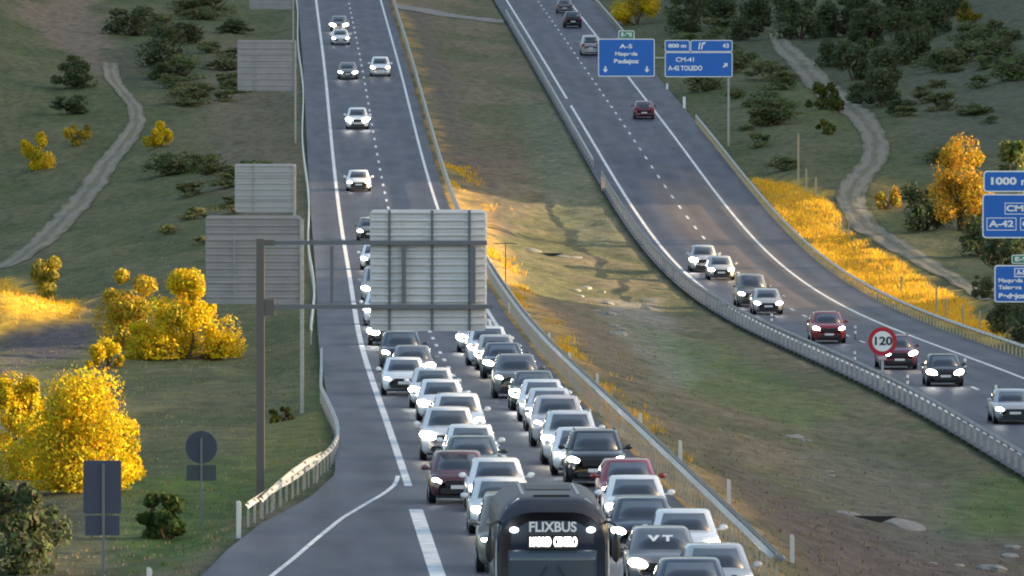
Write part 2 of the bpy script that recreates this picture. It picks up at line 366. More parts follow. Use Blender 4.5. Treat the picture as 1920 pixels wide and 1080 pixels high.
road('road_away_from_camera', XR, ZR, lambda y: RL, RR, road_mat('asphalt_right', (.042, .045, .072), brown=(655, 850)))
def strip(mb, XC, ZC, y0, y1, sa, sb, h=.008):
    ys = sorted({y0, y1} | {float(y) for y in ST if y0 < y < y1})
    f = lambda s, y: s(y) if callable(s) else s
    vs = []
    for y in ys: vs += [(float(XC(y))+f(sa, y), y, float(ZC(y))+h), (float(XC(y))+f(sb, y), y, float(ZC(y))+h)]
    mb.add(vs, [(2*k, 2*k+1, 2*k+3, 2*k+2) for k in range(len(ys)-1)])
def marking(name, fn):
    mb = MB(); fn(mb); tag(mb.build(name, LINE), kind='structure')
yl_end = row_y(912)
def s_at(px, py): y = row_y(py); return (px-960)/F*y-float(XL(y)), y
marking('edge_line_left_carriageway', lambda b: (strip(b, XL, ZL, yl_end, 1330., -3.62, -3.38), strip(b, XL, ZL, 180., 1330., 3.40, 3.60)))
def dashes(b, XC, ZC, y0, y1, ph=0., w=.08):
    y = y0+ph
    while y < y1: strip(b, XC, ZC, y, y+3.8, -w, w); y += 12.2
marking('lane_line_left_carriageway', lambda b: dashes(b, XL, ZL, 200., 1320., 4.2))
marking('lane_line_right_carriageway', lambda b: dashes(b, XR, ZR, 200., 1320., 1.0))
marking('edge_line_right_carriageway', lambda b: (strip(b, XR, ZR, 180., 938., -3.6, -3.38), strip(b, XR, ZR, 952., 1330., -3.6, -3.38), strip(b, XR, ZR, 180., 1330., 3.4, 3.6)))
gp = [s_at(*p) for p in ((746, 893), (742, 908), (722, 925), (690, 943), (640, 973), (592, 1012), (548, 1050), (512, 1078), (470, 1120))]
def gore(b):
    gy = [p[1] for p in gp][::-1]; gs = [p[0] for p in gp][::-1]
    strip(b, XL, ZL, gy[0], gy[-1], lambda y: float(np.interp(y, gy, gs))-.07, lambda y: float(np.interp(y, gy, gs))+.07)
marking('slip_road_line', gore)
def blocks(b):
    a = s_at(779, 955)[0]
    strip(b, XL, ZL, row_y(1110), row_y(956), a-.20, a+.20); 
marking('wide_taper_line', blocks)
# dirt tracks (ribbons lying on the ground)
def track(name, pts, m):
    P = [(ground_at(x, y), w) for x, y, w in pts]; rows = []; uvs = []
    K = 14; pr = []
    for k in range(len(P)-1):
        for t in np.linspace(0, 1, K, endpoint=False):
            p0 = P[max(k-1, 0)]; p1 = P[k]; p2 = P[k+1]; p3 = P[min(k+2, len(P)-1)]
            f = lambda a, b, c, d: .5*((2*b)+(-a+c)*t+(2*a-5*b+4*c-d)*t*t+(-a+3*b-3*c+d)*t**3)
            pr.append((f(p0[0].x, p1[0].x, p2[0].x, p3[0].x), f(p0[0].y, p1[0].y, p2[0].y, p3[0].y), p1[1]*(1-t)+p2[1]*t))
    for x, y, w in pr:
        W = w/(F/y); ss = np.linspace(-.5, .5, 7); e = 1+.25*noise.noise((y*.21, 3, 1)); e2 = 1+.25*noise.noise((y*.21, 9, 5))
        r = [(x+a*W*(e if a < 0 else e2), y, 0) for a in ss]; rows.append([(q[0], q[1], terr(q[0], q[1])+.05) for q in r]); uvs.append([(float(a), y) for a in ss])
    tag(link(name, ribbon_mesh(name, rows, m, uvs)), kind='structure')
def track_mat():
    m = bpy.data.materials.new('dirt_track'); m.use_nodes = True; nt = m.node_tree; b = nt.nodes['Principled BSDF']; b.inputs['Roughness'].default_value = .95; b.inputs['Specular IOR Level'].default_value = .1
    uv = nt.nodes.new('ShaderNodeUVMap'); uv.uv_map = 'road'; sp = nt.nodes.new('ShaderNodeSeparateXYZ'); nt.links.new(uv.outputs[0], sp.inputs[0])
    n = nt.nodes.new('ShaderNodeTexNoise'); n.inputs['Scale'].default_value = 1; n.inputs['Detail'].default_value = 6; mp = nt.nodes.new('ShaderNodeMapping'); mp.inputs['Scale'].default_value = (5, .12, 1); nt.links.new(uv.outputs[0], mp.inputs[0]); nt.links.new(mp.outputs[0], n.inputs['Vector'])
    ab = nt.nodes.new('ShaderNodeMath'); ab.operation = 'ABSOLUTE'; nt.links.new(sp.outputs[0], ab.inputs[0])
    ad = nt.nodes.new('ShaderNodeMath'); ad.operation = 'ADD'; nt.links.new(ab.outputs[0], ad.inputs[0])
    sc = nt.nodes.new('ShaderNodeMath'); sc.operation = 'MULTIPLY_ADD'; sc.inputs[1].default_value = .7; sc.inputs[2].default_value = -.35; nt.links.new(n.outputs['Fac'], sc.inputs[0]); nt.links.new(sc.outputs[0], ad.inputs[1])
    cr = nt.nodes.new('ShaderNodeValToRGB'); e = cr.color_ramp.elements
    e[0].position = 0.0; e[0].color = (.15, .14, .10, 1); e[1].position = .5; e[1].color = (.115, .110, .068, 1)
    for p, c in ((.09, (.16, .15, .11, 1)), (.2, (.225, .205, .165, 1)), (.36, (.205, .19, .148, 1))):
        k = e.new(p); k.color = c
    nt.links.new(ad.outputs[0], cr.inputs[0]); nt.links.new(cr.outputs[0], b.inputs['Base Color']); return m
TM = track_mat()
track('dirt_track_left', [(0, 505, 50), (60, 465, 60), (110, 420, 60), (155, 370, 56), (195, 315, 50), (228, 275, 46), (252, 240, 36), (255, 210, 28), (235, 178, 24), (212, 150, 30), (205, 118, 32)], TM)
track('dirt_track_right', [(1452, 62, 24), (1476, 95, 44), (1512, 132, 54), (1560, 180, 60), (1610, 215, 54), (1638, 255, 48), (1640, 295, 52), (1612, 335, 56), (1596, 368, 56), (1612, 410, 52), (1664, 452, 50), (1740, 497, 44), (1800, 532, 34), (1850, 566, 24)], TM)
# pale crossing slab of the median far away
p0, p1 = ground_at(738, 9), ground_at(945, 6)
rows = []
for k in range(9):
    x = p0.x+(p1.x-p0.x)*k/8; rows.append([(x, p0.y-9, terr(x, p0.y-9)+.06), (x, p0.y, terr(x, p0.y)+.10), (x, p0.y+3, terr(x, p0.y+3)+.06)])
tag(link('median_crossing', ribbon_mesh('median_crossing', rows, CONC)), kind='structure')

# ------------------------------------------------------------------ guardrails
def guardrail(name, label, path, cat='guardrail', step=4., h=.75, group=None, double=False, postm=None, railm=None, pw=.06):
    """path: ground points along the rail, nearest first; W-shaped rail on posts, posts on the far side of the rail"""
    P = [Vector(p) for p in path]; root = thing(name, label, cat, P[0], group); o = P[0]
    L = [0.]
    for a, b in zip(P, P[1:]): L.append(L[-1]+(b-a).length)
    def at(d):
        k = min(max(int(np.searchsorted(L, d))-1, 0), len(P)-2); t = (d-L[k])/max(L[k+1]-L[k], 1e-6); return P[k].lerp(P[k+1], t), (P[k+1]-P[k]).normalized()
    prof = [(.05, h-.20), (.02, h-.18), (.02, h-.15), (-.05, h-.115), (-.05, h-.09), (.02, h-.055), (.02, h-.025), (.05, h)]
    for sgn in ((1, -1) if double else (1,)):
        mb = MB(); n = len(prof); ds = np.arange(0, L[-1], 4. if L[-1] > 120 else .8); vs = []
        for d in ds:
            p, t = at(d); s = Vector((t.y, -t.x, 0)).normalized(); j = .012*noise.noise((d*.3, 1, 2)); 
            vs += [p+s*(sgn*(.14-a)*(1 if double else 0)+(a if not double else 0))+Vector((0, 0, z+j))-o for a, z in prof]
        mb.add(vs, [(k*n+i, k*n+i+1, (k+1)*n+i+1, (k+1)*n+i) for k in range(len(ds)-1) for i in range(n-1)])
        r = mb.build('rail', railm or GALV, root, True); r.modifiers.new('thickness', 'SOLIDIFY').thickness = .006
    rest = MB(); cnt = 0; pm = postm or GALVP; proto = None; cap = 95
    for d in np.arange(.6, L[-1]-.4, step):
        p, t = at(d)
        if cnt < cap:
            if proto is None:
                m = MB(); m.box((0, 0, h/2-.1), (pw, .05, h+.14)); m.box((0, .05, h/2-.1), (.03, .06, h+.10)); m.box((0, 0, h-.13), (.16 if double else pw+.02, .07, .08)); proto = m.mesh('post', pm)
            c = link('post', proto, root, p-o); c.rotation_euler.z = math.atan2(-t.x, t.y)+random.uniform(-.04, .04)
        else: rest.box(p-o+Vector((0, 0, h/2-.1)), (pw, .05, h+.14))
        cnt += 1
    if rest.v: tag(rest.build('post', pm, root), kind='stuff')
    return root
def along(XC, ZC, s, y0, y1, dz=0.): return [(float(XC(y))+(s(y) if callable(s) else s), y, float(ZC(y))+dz) for y in np.concatenate([[y0], ST[(ST > y0+1) & (ST < y1-1)], [y1]])]
guardrail('guardrail', 'long steel median guardrail right of the queuing traffic, with gold dry grass at its foot', along(XL, ZL, 4.75, 262, 700, -.05), h=.88, step=2.7, double=True, group='guardrails along the motorway')
guardrail('guardrail', 'far stretch of median guardrail beside the free-flowing lanes above the big sign back', along(XL, ZL, 4.75, 716, 1180, -.05), group='guardrails along the motorway')
guardrail('guardrail', 'curving median guardrail left of the right-hand carriageway, with dark rail and bright posts', along(XR, ZR, -4.65, 400, 822, -.05), step=3.4, h=.9, pw=.11, railm=mat('shaded_side_rail', (.15, .155, .175), .5, .2), group='guardrails along the motorway')  # rail steel darkened in colour as its shaded side
guardrail('guardrail', 'far stretch of median guardrail beside the right-hand carriageway, level with the blue overhead signs', along(XR, ZR, -4.65, 836, 1160, -.05), group='guardrails along the motorway')
guardrail('guardrail', 'guardrail on the outer side of the right-hand carriageway, in front of the golden grass bank', along(XR, ZR, 6.2, 505, 905, -.05), step=2.4, pw=.09, group='guardrails along the motorway', postm=mat('guardrail_post_sun_ochre', (.50, .42, .26), .6))  # low sunlight on the posts mixed into their ochre
guardrail('guardrail', 'far guardrail on the outer side of the right-hand carriageway, above the blue overhead signs', along(XR, ZR, 6.2, 1040, 1200, -.05), group='guardrails along the motorway')
guardrail('guardrail', 'guardrail on the left roadside passing beside the grey sign backs', along(XL, ZL, lambda y: -5.75+.12*math.sin(y*.035), 505, 1180, -.05), railm=mat('pale_cream_rail', (.72, .69, .62), .5), group='guardrails along the motorway')
gpath = [ground_at(x, y) for x, y in ((462, 990), (500, 965), (545, 938), (590, 905), (622, 875), (634, 850), (631, 828), (620, 800), (601, 758), (602, 715), (602, 680))]
guardrail('guardrail', 'bent guardrail end curving round the edge of the slip road on the left', gpath, step=3., group='guardrails along the motorway')
g0, g1, g2 = ground_at(489, 978), ground_at(530, 948), ground_at(604, 908)
guardrail('guardrail', 'short turned-down guardrail end behind the curved one by the slip road', [g0, g1+Vector((0, 0, .15)), g1.lerp(g2, .5)+Vector((0, 0, .3)), g2+Vector((0, 0, .3))], step=5., group='guardrails along the motorway')

# ------------------------------------------------------------------ sign backs on the left
def slat_panel(w, h, m, parent, loc, n, name='panel'):
    mb = MB(); mb.prism(rrect(w, h, .14), .012, .03); sh = (h-.1)/n
    for k in range(n):                                    # extruded slats with folded flanges on the back of the sign
        z = -h/2+.05+sh*(k+.5); mb.box((0, -.030, z+sh*.30), (w-.08, .084, sh*.22)); mb.box((0, .002, z-sh*.10), (w-.08, .02, sh*.5))
    return mb.build(name, m, parent, loc=loc)
# big cantilever sign seen from behind, over the queue
y = row_y(920); u = F/y; bx = (488-960)/u; bz = terr(bx, y)
g = thing('cantilever_sign', 'back of a big ribbed sign on a brown cantilever gantry reaching over the queue', 'road sign', (bx, y, bz-.1))
zt = lambda py: CAMZ-(py-YH)/u-bz+.1
xo = lambda px: (px-488)/u
mb = MB(); mb.box((0, 0, zt(447)/2), (.24, .24, zt(447))); mb.box((0, 0, .08), (.6, .6, .16)); mb.box((xo(505), .02, zt(576)), (.3, .22, .5)); mb.box((xo(505), .02, zt(455)), (.34, .2, .18)); mb.build('post', mat('gantry_brown_steel', (.125, .11, .105), .6), g)
mb = MB(); mb.box(((xo(500)+xo(913))/2, 0, zt(455)), (xo(913)-xo(500), .14, .13)); mb.build('beam', STIFF, g)
mb = MB(); mb.box(((xo(500)+xo(925))/2, 0, zt(575)), (xo(925)-xo(500), .14, .13)); mb.build('beam', STIFF, g)
for px, w in ((622, .10), (757, .13), (886, .17)):
    mb = MB(); mb.box((xo(px), 0, zt(515)), (w, .14, zt(461)-zt(570)-.04)); mb.build('brace', STIFF, g)
pw, ph = 219/u, 228/u; pc = (xo(803), .16, zt(507))
slat_panel(pw, ph, ALU, g, pc, 16)
for px in (730, 810, 880):
    mb = MB(); mb.box((xo(px), .105, zt(507)), (.075, .05, ph-.04)); mb.build('stiffener', STIFF, g)
def back_sign(px0, px1, py0, py1, py_base, label, post_px, n, m=ALUD):
    y = row_y(py_base); u = F/y; bx = (post_px-960)/u; bz = terr(bx, y); g = thing('sign_back', label, 'road sign', (bx, y, bz-.1), 'grey sign backs on the left roadside')
    z = lambda py: CAMZ-(py-YH)/u-bz+.1
    w, h = (px1-px0)/u, (py1-py0)/u; cx = ((px0+px1)/2-post_px)/u; cz = (z(py0)+z(py1))/2
    slat_panel(w, h, m, g, (cx, .08, cz), n)
    mb = MB(); mb.box((0, .0, (z(py0)-.15)/2), (.14, .1, z(py0)-.15)); mb.build('post', GALVP, g)
    for k in (.25, .75):
        mb = MB(); mb.box((cx, .035, z(py0)+(z(py1)-z(py0))*k), (w-.15, .06, .1)); mb.build('cross_rail', ALUD, g)
    for k in (.3,):
        mb = MB(); mb.box((cx-w/2+w*k, .02, cz), (.06, .04, h-.1)); mb.build('stiffener', ALUD, g)
back_sign(385, 565, 404, 570, 762, 'largest and nearest grey sign back on the left roadside, just behind the brown gantry post', 566, 12)
back_sign(440, 555, 307, 398, 505, 'grey sign back standing directly above the largest one beside the left roadside', 552, 8, mat('pale_aluminium_panel', (.42, .43, .45), .5, .1))
back_sign(445, 556, 75, 170, 262, 'second farthest grey sign back, beside the white cars at the upper left', 554, 8)
back_sign(468, 552, -60, 17, 92, 'farthest grey sign back cut by the top edge of the photo', 550, 6)
# two dark signs bottom left seen from behind
y = 268.; u = F/y; x = (193-960)/u; z = terr(x, y)
g = thing('sign_back', 'dark blue-grey rectangular sign back on a thin post at the lower left', 'road sign', (x, y, z-.1))
DKS = mat('sign_back_dark', (.055, .062, .10), .6)
zz = lambda py: CAMZ-(py-YH)/u-z+.1
mb = MB(); mb.prism(rrect(71/u, 100/u, .04), -.02, .02); mb.build('upper_panel', DKS, g, loc=(-2/u, .05, zz(914)))
mb = MB(); mb.prism(rrect(65/u, 38/u, .03), -.02, .02); mb.build('lower_panel', DKS, g, loc=(-2/u, .05, zz(986)))
mb = MB(); mb.box((0, 0, zz(870)/2), (.07, .05, zz(870))); mb.build('post', mat('sign_post_grey', (.16, .165, .18), .6), g)
q = ground_at(377, 985); u = F/q.y
g = thing('sign_back', 'round dark sign back with a small plate below, on the grass beside the slip road', 'road sign', (q.x, q.y, q.z-.1))
zz = lambda py: CAMZ-(py-YH)/u-q.z+.1
DKS2 = mat('round_sign_back', (.045, .055, .085), .6)
mb = MB(); mb.prism([(.5*1.0*60/u*math.cos(a), .5*62/u*math.sin(a)) for a in np.linspace(0, 2*math.pi, 28, endpoint=False)], -.02, .02); mb.build('round_panel', DKS2, g, loc=(0, .05, zz(839)))
mb = MB(); mb.prism(rrect(56/u, 30/u, .03), -.02, .02); mb.build('plate', mat('plate_back', (.05, .07, .075), .6), g, loc=(0, .05, zz(887)))
mb = MB(); mb.box((0, 0, zz(822)/2), (.06, .05, zz(822))); mb.build('post', MATS['sign_post_grey'], g)

# ------------------------------------------------------------------ blue direction signs
def blue_panel(parent, w, h, loc, name='panel', m=None, r=.16, bw=.07):
    mb = MB(); mb.prism(rrect(w, h, r), -.02, .03); p = mb.build(name, SIGNW, parent, loc=loc)
    mb = MB(); mb.prism(rrect(w-2*bw, h-2*bw, r*.7), -.03, -.021); mb.build('face', m or SIGNB, p); return p
def frame_mb(w, h, t, loc, parent, y=-.036):
    mb = MB()
    for x, z, a, b in ((0, h/2-t/2, w, t), (0, -h/2+t/2, w, t), (w/2-t/2, 0, t, h-2*t), (-w/2+t/2, 0, t, h-2*t)): mb.box((x, 0, z), (a, .006, b))
    return mb.build('number_box', SIGNW, parent, loc=(loc[0], y, loc[1]))
def arrow(parent, loc, s, ang):
    mb = MB(); pts = [(-.12, .5), (.12, .5), (.12, 0), (.42, 0), (0, -.5), (-.42, 0), (-.12, 0)]; c, d = math.cos(ang), math.sin(ang)
    mb.prism([((x*c-z*d)*s, (x*d+z*c)*s) for x, z in pts], -.042, -.034); return mb.build('arrow', SIGNW, parent, loc=(loc[0], 0, loc[1]))
# far overhead gantry: two signs
yA = row_y(272, 'R'); uA = F/yA
def P3(px, py, y): return Vector(((px-960)*y/F, y, CAMZ-(py-YH)*y/F))
b0 = P3(1366, 275, yA); b0.z = terr(b0.x, yA)-.1
g = thing('overhead_gantry', 'thin grey post and arm carrying the two blue signs over the far right carriageway', 'sign gantry', b0)
hA = P3(0, 108, yA).z-b0.z
mb = MB(); mb.box((0, .12, hA/2+.7), (.16, .16, hA+1.4)); mb.build('post', GALVP, g)
mb = MB(); mb.box(((1122-1366)/uA/2, .12, hA), ((1366-1122)/uA-.2, .12, .14)); mb.build('arm', GALVP, g)
c = P3(1174.5, 108, yA); s = thing('direction_sign', 'left blue overhead sign with two arrows and green plate on top', 'road sign', c, 'blue direction signs')
w, h = 106/uA, 71/uA; p = blue_panel(s, w, h, (0, 0, 0)); T = lambda t, px, py, sz, wd, cx=1174.5, cy=108, uu=uA, par=None, b=.01, m=SIGNW: text_mesh('lettering', t, sz, m, par, ((px-cx)/uu, -.036, (cy-py)/uu), b, width=wd/uu)
T('A-5', 1174, 87, .46, 24, par=p, b=.012); T('Maqueda', 1174, 101, .40, 42, par=p, b=.014); T('Badajoz', 1174, 115, .46, 47, par=p, b=.018)
for px in (1135, 1213): arrow(p, ((px-1174.5)/uA, (108-130)/uA), .52, 0)
q = blue_panel(s, 30/uA, 16/uA, (0, 0, (108-65)/uA), 'route_plate', SIGNG, .1, .06); text_mesh('lettering', 'E-90', .42, SIGNW, q, (0, -.036, 0), .012, width=20/uA)
c = P3(1310, 110, yA); s = thing('direction_sign', 'right blue overhead sign with an exit panel on top, on the gantry post', 'road sign', c, 'blue direction signs')
p = blue_panel(s, 127/uA, 47/uA, (0, 0, (110-121)/uA)); T2 = lambda t, px, py, sz, wd, par, b=.012: text_mesh('lettering', t, sz, SIGNW, par, ((px-1310)/uA, -.036, (121-py)/uA), b, width=wd/uA)
T2('CM-41', 1285, 112, .5, 34, p); T2('A-42 TOLEDO', 1285, 128, .52, 64, p, .018); arrow(p, ((1360-1310)/uA, (121-122)/uA), .5, R(135))
q = blue_panel(s, 47/uA, 22/uA, ((1270-1310)/uA, 0, (110-86)/uA), 'distance_panel', None, .14, .06); text_mesh('lettering', '800 m', .42, SIGNW, q, (0, -.036, 0), .016, width=34/uA)
q = blue_panel(s, 79/uA, 22/uA, ((1334-1310)/uA, 0, (110-86)/uA), 'exit_panel', None, .14, .06); text_mesh('lettering', '43', .5, SIGNW, q, (27/uA, -.036, 0), .014, width=12/uA)
mb = MB(); 
for dx in (-24, -19): mb.prism([((dx-1)/uA, -.28), ((dx+1.6)/uA, -.28), ((dx+3.6)/uA, .28), ((dx+1)/uA, .28)], -.042, -.034)
mb.prism([(-17/uA, .1), (-14/uA, .1), (-10/uA, .30), (-15/uA, .30)], -.042, -.034); mb.build('exit_symbol', SIGNW, q)
# near signs on the right edge
yC = 552.; uC = F/yC
gC = P3(2090, 700, yC); gC.z = terr(gC.x, yC)-.1; hC = P3(0, 390, yC).z-gC.z
g = thing('overhead_gantry', 'grey post behind the near blue exit sign at the right edge', 'sign gantry', gC)
mb = MB(); mb.box((0, .2, hC/2+.6), (.24, .24, hC+1.2)); mb.build('post', GALVP, g)
mb = MB(); mb.box((-125/uC, .14, hC), (240/uC, .14, .16)); mb.build('arm', GALVP, g)
c = P3(1925, 384, yC); s = thing('direction_sign', 'large blue exit sign reading 1000 m at the right edge, beside the orange tree', 'road sign', c, 'blue direction signs')
p = blue_panel(s, 168/uC, 83/uC, (1/uC, 0, (384-405)/uC), r=.2); q = blue_panel(s, 164/uC, 40/uC, (1/uC, 0, (384-340)/uC), 'distance_panel', r=.2)
text_mesh('lettering', '1000', .50, SIGNW, q, ((1880-1926)/uC, -.036, 0), .022, width=48/uC); text_mesh('lettering', 'm', .50, SIGNW, q, ((1922-1926)/uC, -.036, -.02), .02, width=14/uC)
def boxed(par, t, px, py, wd, ht, cx, cy, uu, sz):
    frame_mb(wd/uu, ht/uu, .04, ((px-cx)/uu, (cy-py)/uu), par); text_mesh('lettering', t, sz, SIGNW, par, ((px-cx)/uu, -.036, (cy-py)/uu), .016, width=(wd-9)/uu)
boxed(p, 'CM-41', 1918, 391, 68, 22, 1926, 405, uC, .42); boxed(p, 'A-42', 1878, 420, 56, 24, 1926, 405, uC, .46); boxed(p, 'CM-43', 1945, 420, 64, 24, 1926, 405, uC, .44)
yD = 438.; uD = F/yD
gD = P3(2120, 880, yD); gD.z = terr(gD.x, yD)-.1; hD = P3(0, 530, yD).z-gD.z
g = thing('overhead_gantry', 'grey post behind the smaller blue sign at the right edge', 'sign gantry', gD)
mb = MB(); mb.box((0, .2, hD/2+.6), (.24, .24, hD+1.2)); mb.build('post', GALVP, g)
mb = MB(); mb.box((-130/uD, .14, hD), (250/uD, .14, .16)); mb.build('arm', GALVP, g)
c = P3(1930, 532, yD); s = thing('direction_sign', 'smaller blue sign with green plate at the right edge, below the exit sign', 'road sign', c, 'blue direction signs')
p = blue_panel(s, 130/uD, 70/uD, (0, 0, 0), r=.12, bw=.05)
boxed(p, 'A-5', 1915, 511, 26, 17, 1930, 532, uD, .26)
for t, py, sz, wd, b in (('Maqueda', 526, .22, 46, .008), ('Talavera', 539, .22, 44, .008), ('Badajoz', 555, .27, 52, .014)):
    text_mesh('lettering', t, sz, SIGNW, p, ((1872+wd/2-1930)/uD, -.036, (532-py)/uD), b, width=wd/uD)
q = blue_panel(s, 50/uD, 17/uD, ((1922-1930)/uD, 0, (532-486)/uD), 'route_plate', SIGNG, .08, .035); text_mesh('lettering', 'E-90', .24, SIGNW, q, (-3/uD, -.036, 0), .01, width=32/uD)
# speed limit sign
yS = row_y(722, 'R')-3; uS = F/yS; c = P3(1655, 716, yS); c.x = (1655-960)/uS; c.z = terr(c.x, yS)-.1
s = thing('speed_limit_sign', 'round red and white 120 speed limit sign on a white post by the median guardrail', 'road sign', c)
hz = P3(0, 640, yS).z-c.z; circ = lambda r, n=36: [(r*math.cos(a), r*math.sin(a)) for a in np.linspace(0, 2*math.pi, n, endpoint=False)]
mb = MB(); mb.prism(circ(27/uS), -.015, .02); d = mb.build('disc', SIGNR, s, loc=(0, -.05, hz)); mb = MB(); mb.prism(circ(19/uS), -.024, -.016); mb.build('face', SIGNW, d)
text_mesh('lettering', '120', .55, BLACK, d, (0, -.034, 0), .014, width=33/uS)
mb = MB(); mb.box((0, .02, (hz+.3)/2), (.13, .08, hz+.3)); mb.build('post', mat('pale_post', (.45, .46, .47), .5), s)
mb = MB(); mb.prism(rrect(15/uS, 7/uS, .03), -.02, .02); mb.build('plate', mat('pink_plate', (.62, .45, .45), .5), s, loc=(0, -.05, hz-31/uS))

# ------------------------------------------------------------------ small posts
def marker(px, pyb, hpx, label, group, m=WHITEP, band=None, wpx=None, name='marker_post'):
    q = ground_at(px, pyb); u = F/q.y; h = hpx/u; w = (wpx/u) if wpx else .13
    r = thing(name, label, 'post', (q.x, q.y, q.z-.05), group)
    mb = MB(); mb.prism([(-w/2, 0), (w/2, 0), (w/2, h-.02), (w*.2, h+.05), (-w/2, h+.05)], -.05, .05); mb.build('shaft', m, r)
    if band:
        for z in band:
            mb = MB(); mb.box((0, 0, h*z), (w+.01, .112, .12)); mb.build('reflector', SIGNW if m is not WHITEP else BLACK, r)
for px, py, hp in ((956, 588, 20), (992, 612, 24), (1030, 655, 32), (1068, 690, 30), (1120, 732, 32), (1201, 812, 38), (1276, 868, 42), (1367, 945, 46), (1486, 1055, 52)):
    marker(px, py, hp, 'white marker post in the dry grass behind the near median guardrail', 'white marker posts behind the near median guardrail')
marker(447, 1010, 70, 'white marker post on the grass in front of the bent guardrail end', None)
marker(279, 1105, 40, 'white marker post at the bottom edge beside the rectangular sign back', None)
for px, py in ((1447, 612), (1603, 686), (1702, 732), (1604, 636), (1448, 588), (1868, 752), (1810, 700)):
    y = row_y(py, 'R'); u = F/y; r = thing('lane_delineator', 'slim black lane delineator with white bands between the two lanes of the right carriageway', 'delineator', ((px-960)/u, y, float(ZR(y))), 'lane delineators on the right carriageway')
    mb = MB(); mb.tube([(0, 0, .03), (0, 0, .75)], .045); mb.tube([(0, 0, 0), (0, 0, .04)], .12, 10); mb.build('tube', mat('delineator_grey', (.10, .10, .12), .5), r)
    for z in (.38, .66):
        mb = MB(); mb.tube([(0, 0, z-.08), (0, 0, z+.08)], .06); mb.build('reflective_band', SIGNW, r)
for px, py, hp in ((1497, 345, 95), (1512, 362, 46), (1530, 372, 40), (1580, 440, 38), (1592, 446, 34), (1756, 590, 52), (1774, 600, 44), (1806, 612, 44), (1838, 622, 40), (1690, 548, 30)):
    marker(px, py, hp, 'thin pale fence post on the golden bank beside the dirt track', 'thin fence posts on the golden bank', mat('fence_post_pale', (.40, .34, .24), .7), None, 3.2, 'fence_post')
marker(1283, 207, 26, 'white kilometre post with dark back right of the far carriageway', None, SIGNW, None, 5)
marker(1251, 172, 16, 'tiny white post below the overhead sign beside the far carriageway', None, SIGNW, None, 4)
marker(1131, 358, 26, 'leaning orange and white marker at the bend of the right median guardrail', None, mat('orange_white', (.72, .50, .38), .5), None, 7)
q = ground_at(948, 548); u = F/q.y; r = thing('thin_pole', 'thin dark pole with a short crossbar in the gold grass beside the sign back', 'pole', (q.x, q.y, q.z-.1))
mb = MB(); mb.tube([(0, 0, 0), (0, 0, 96/u)], .03); mb.build('shaft', STEELD, r); mb = MB(); mb.box((0, 0, 95/u), (1.3, .05, .05)); mb.build('crossbar', STEELD, r)

# ------------------------------------------------------------------ drain inlets and stones of the median
def inlet(px, py, w, label):
    q = ground_at(px, py); u = F/q.y; W = w/u; r = thing('drain_inlet', label, 'drain', (q.x, q.y, q.z), 'concrete drains in the median')
    mb = MB(); mb.ell((W*.6, .0, -.02), (W*.45, 2.4, .12), 14, 8); mb.ell((-W*.5, .3, -.03), (W*.28, 1.6, .09), 12, 8); mb.v = [(x, y, z+.03*noise.noise((x*2, y, 1))+terr(q.x+x, q.y+y)-q.z) for x, y, z in mb.v]
    mb.build('concrete_apron', CONC, r, True)
    mb = MB(); mb.prism([(-W*.45, .22), (-W*.04, -.05), (W*.06, -.05), (W*.42, .20)], -2.2, -2.0); mb.v = [(x, y, z+terr(q.x, q.y-2.1)-q.z) for x, y, z in mb.v]; mb.build('opening', BLACK, r)
inlet(1640, 972, 95, 'dark drain opening with a pale concrete apron low in the median at right')
inlet(1032, 478, 60, 'small pale concrete drain in the median right of the sign back')
def rock_mesh(seed):
    rnd = random.Random(seed); mb = MB(); mb.ell((0, 0, 0), (1, 1, 1), 9, 6); mb.v = [tuple(Vector(v)*(1+.35*noise.noise(Vector(v)*1.3+Vector((seed*3.1, 0, 0))))) for v in mb.v]; return mb.mesh('stone', STONE)
RK = [rock_mesh(k) for k in range(4)]
for k, (px, py, wp) in enumerate(((1080, 545, 22), (1098, 541, 26), (1128, 548, 18), (1086, 556, 20), (1140, 570, 24), (1118, 584, 20), (1142, 590, 34), (1150, 612, 26), (1160, 628, 40), (1165, 618, 18), (1205, 660, 18), (1368, 777, 14), (1350, 806, 10), (1490, 822, 40), (1512, 828, 22), (1555, 886, 22), (1560, 893, 14), (1470, 850, 12), (1505, 860, 12), (1470, 913, 12), (1895, 1045, 40), (1750, 1058, 18), (1860, 1070, 60), (1900, 1028, 34), (1800, 1062, 24))):
    q = ground_at(px, py); r = wp/(F/q.y)/2; o = link('stone', RK[k % 4], None, (q.x, q.y, q.z+r*.06)); o.scale = (r, r*1.3, r*.3); o.rotation_euler.z = random.uniform(-.5, .5)
    tag(o, 'small pale stone lying in the short grass of the median', 'stone', 'pale stones in the median')

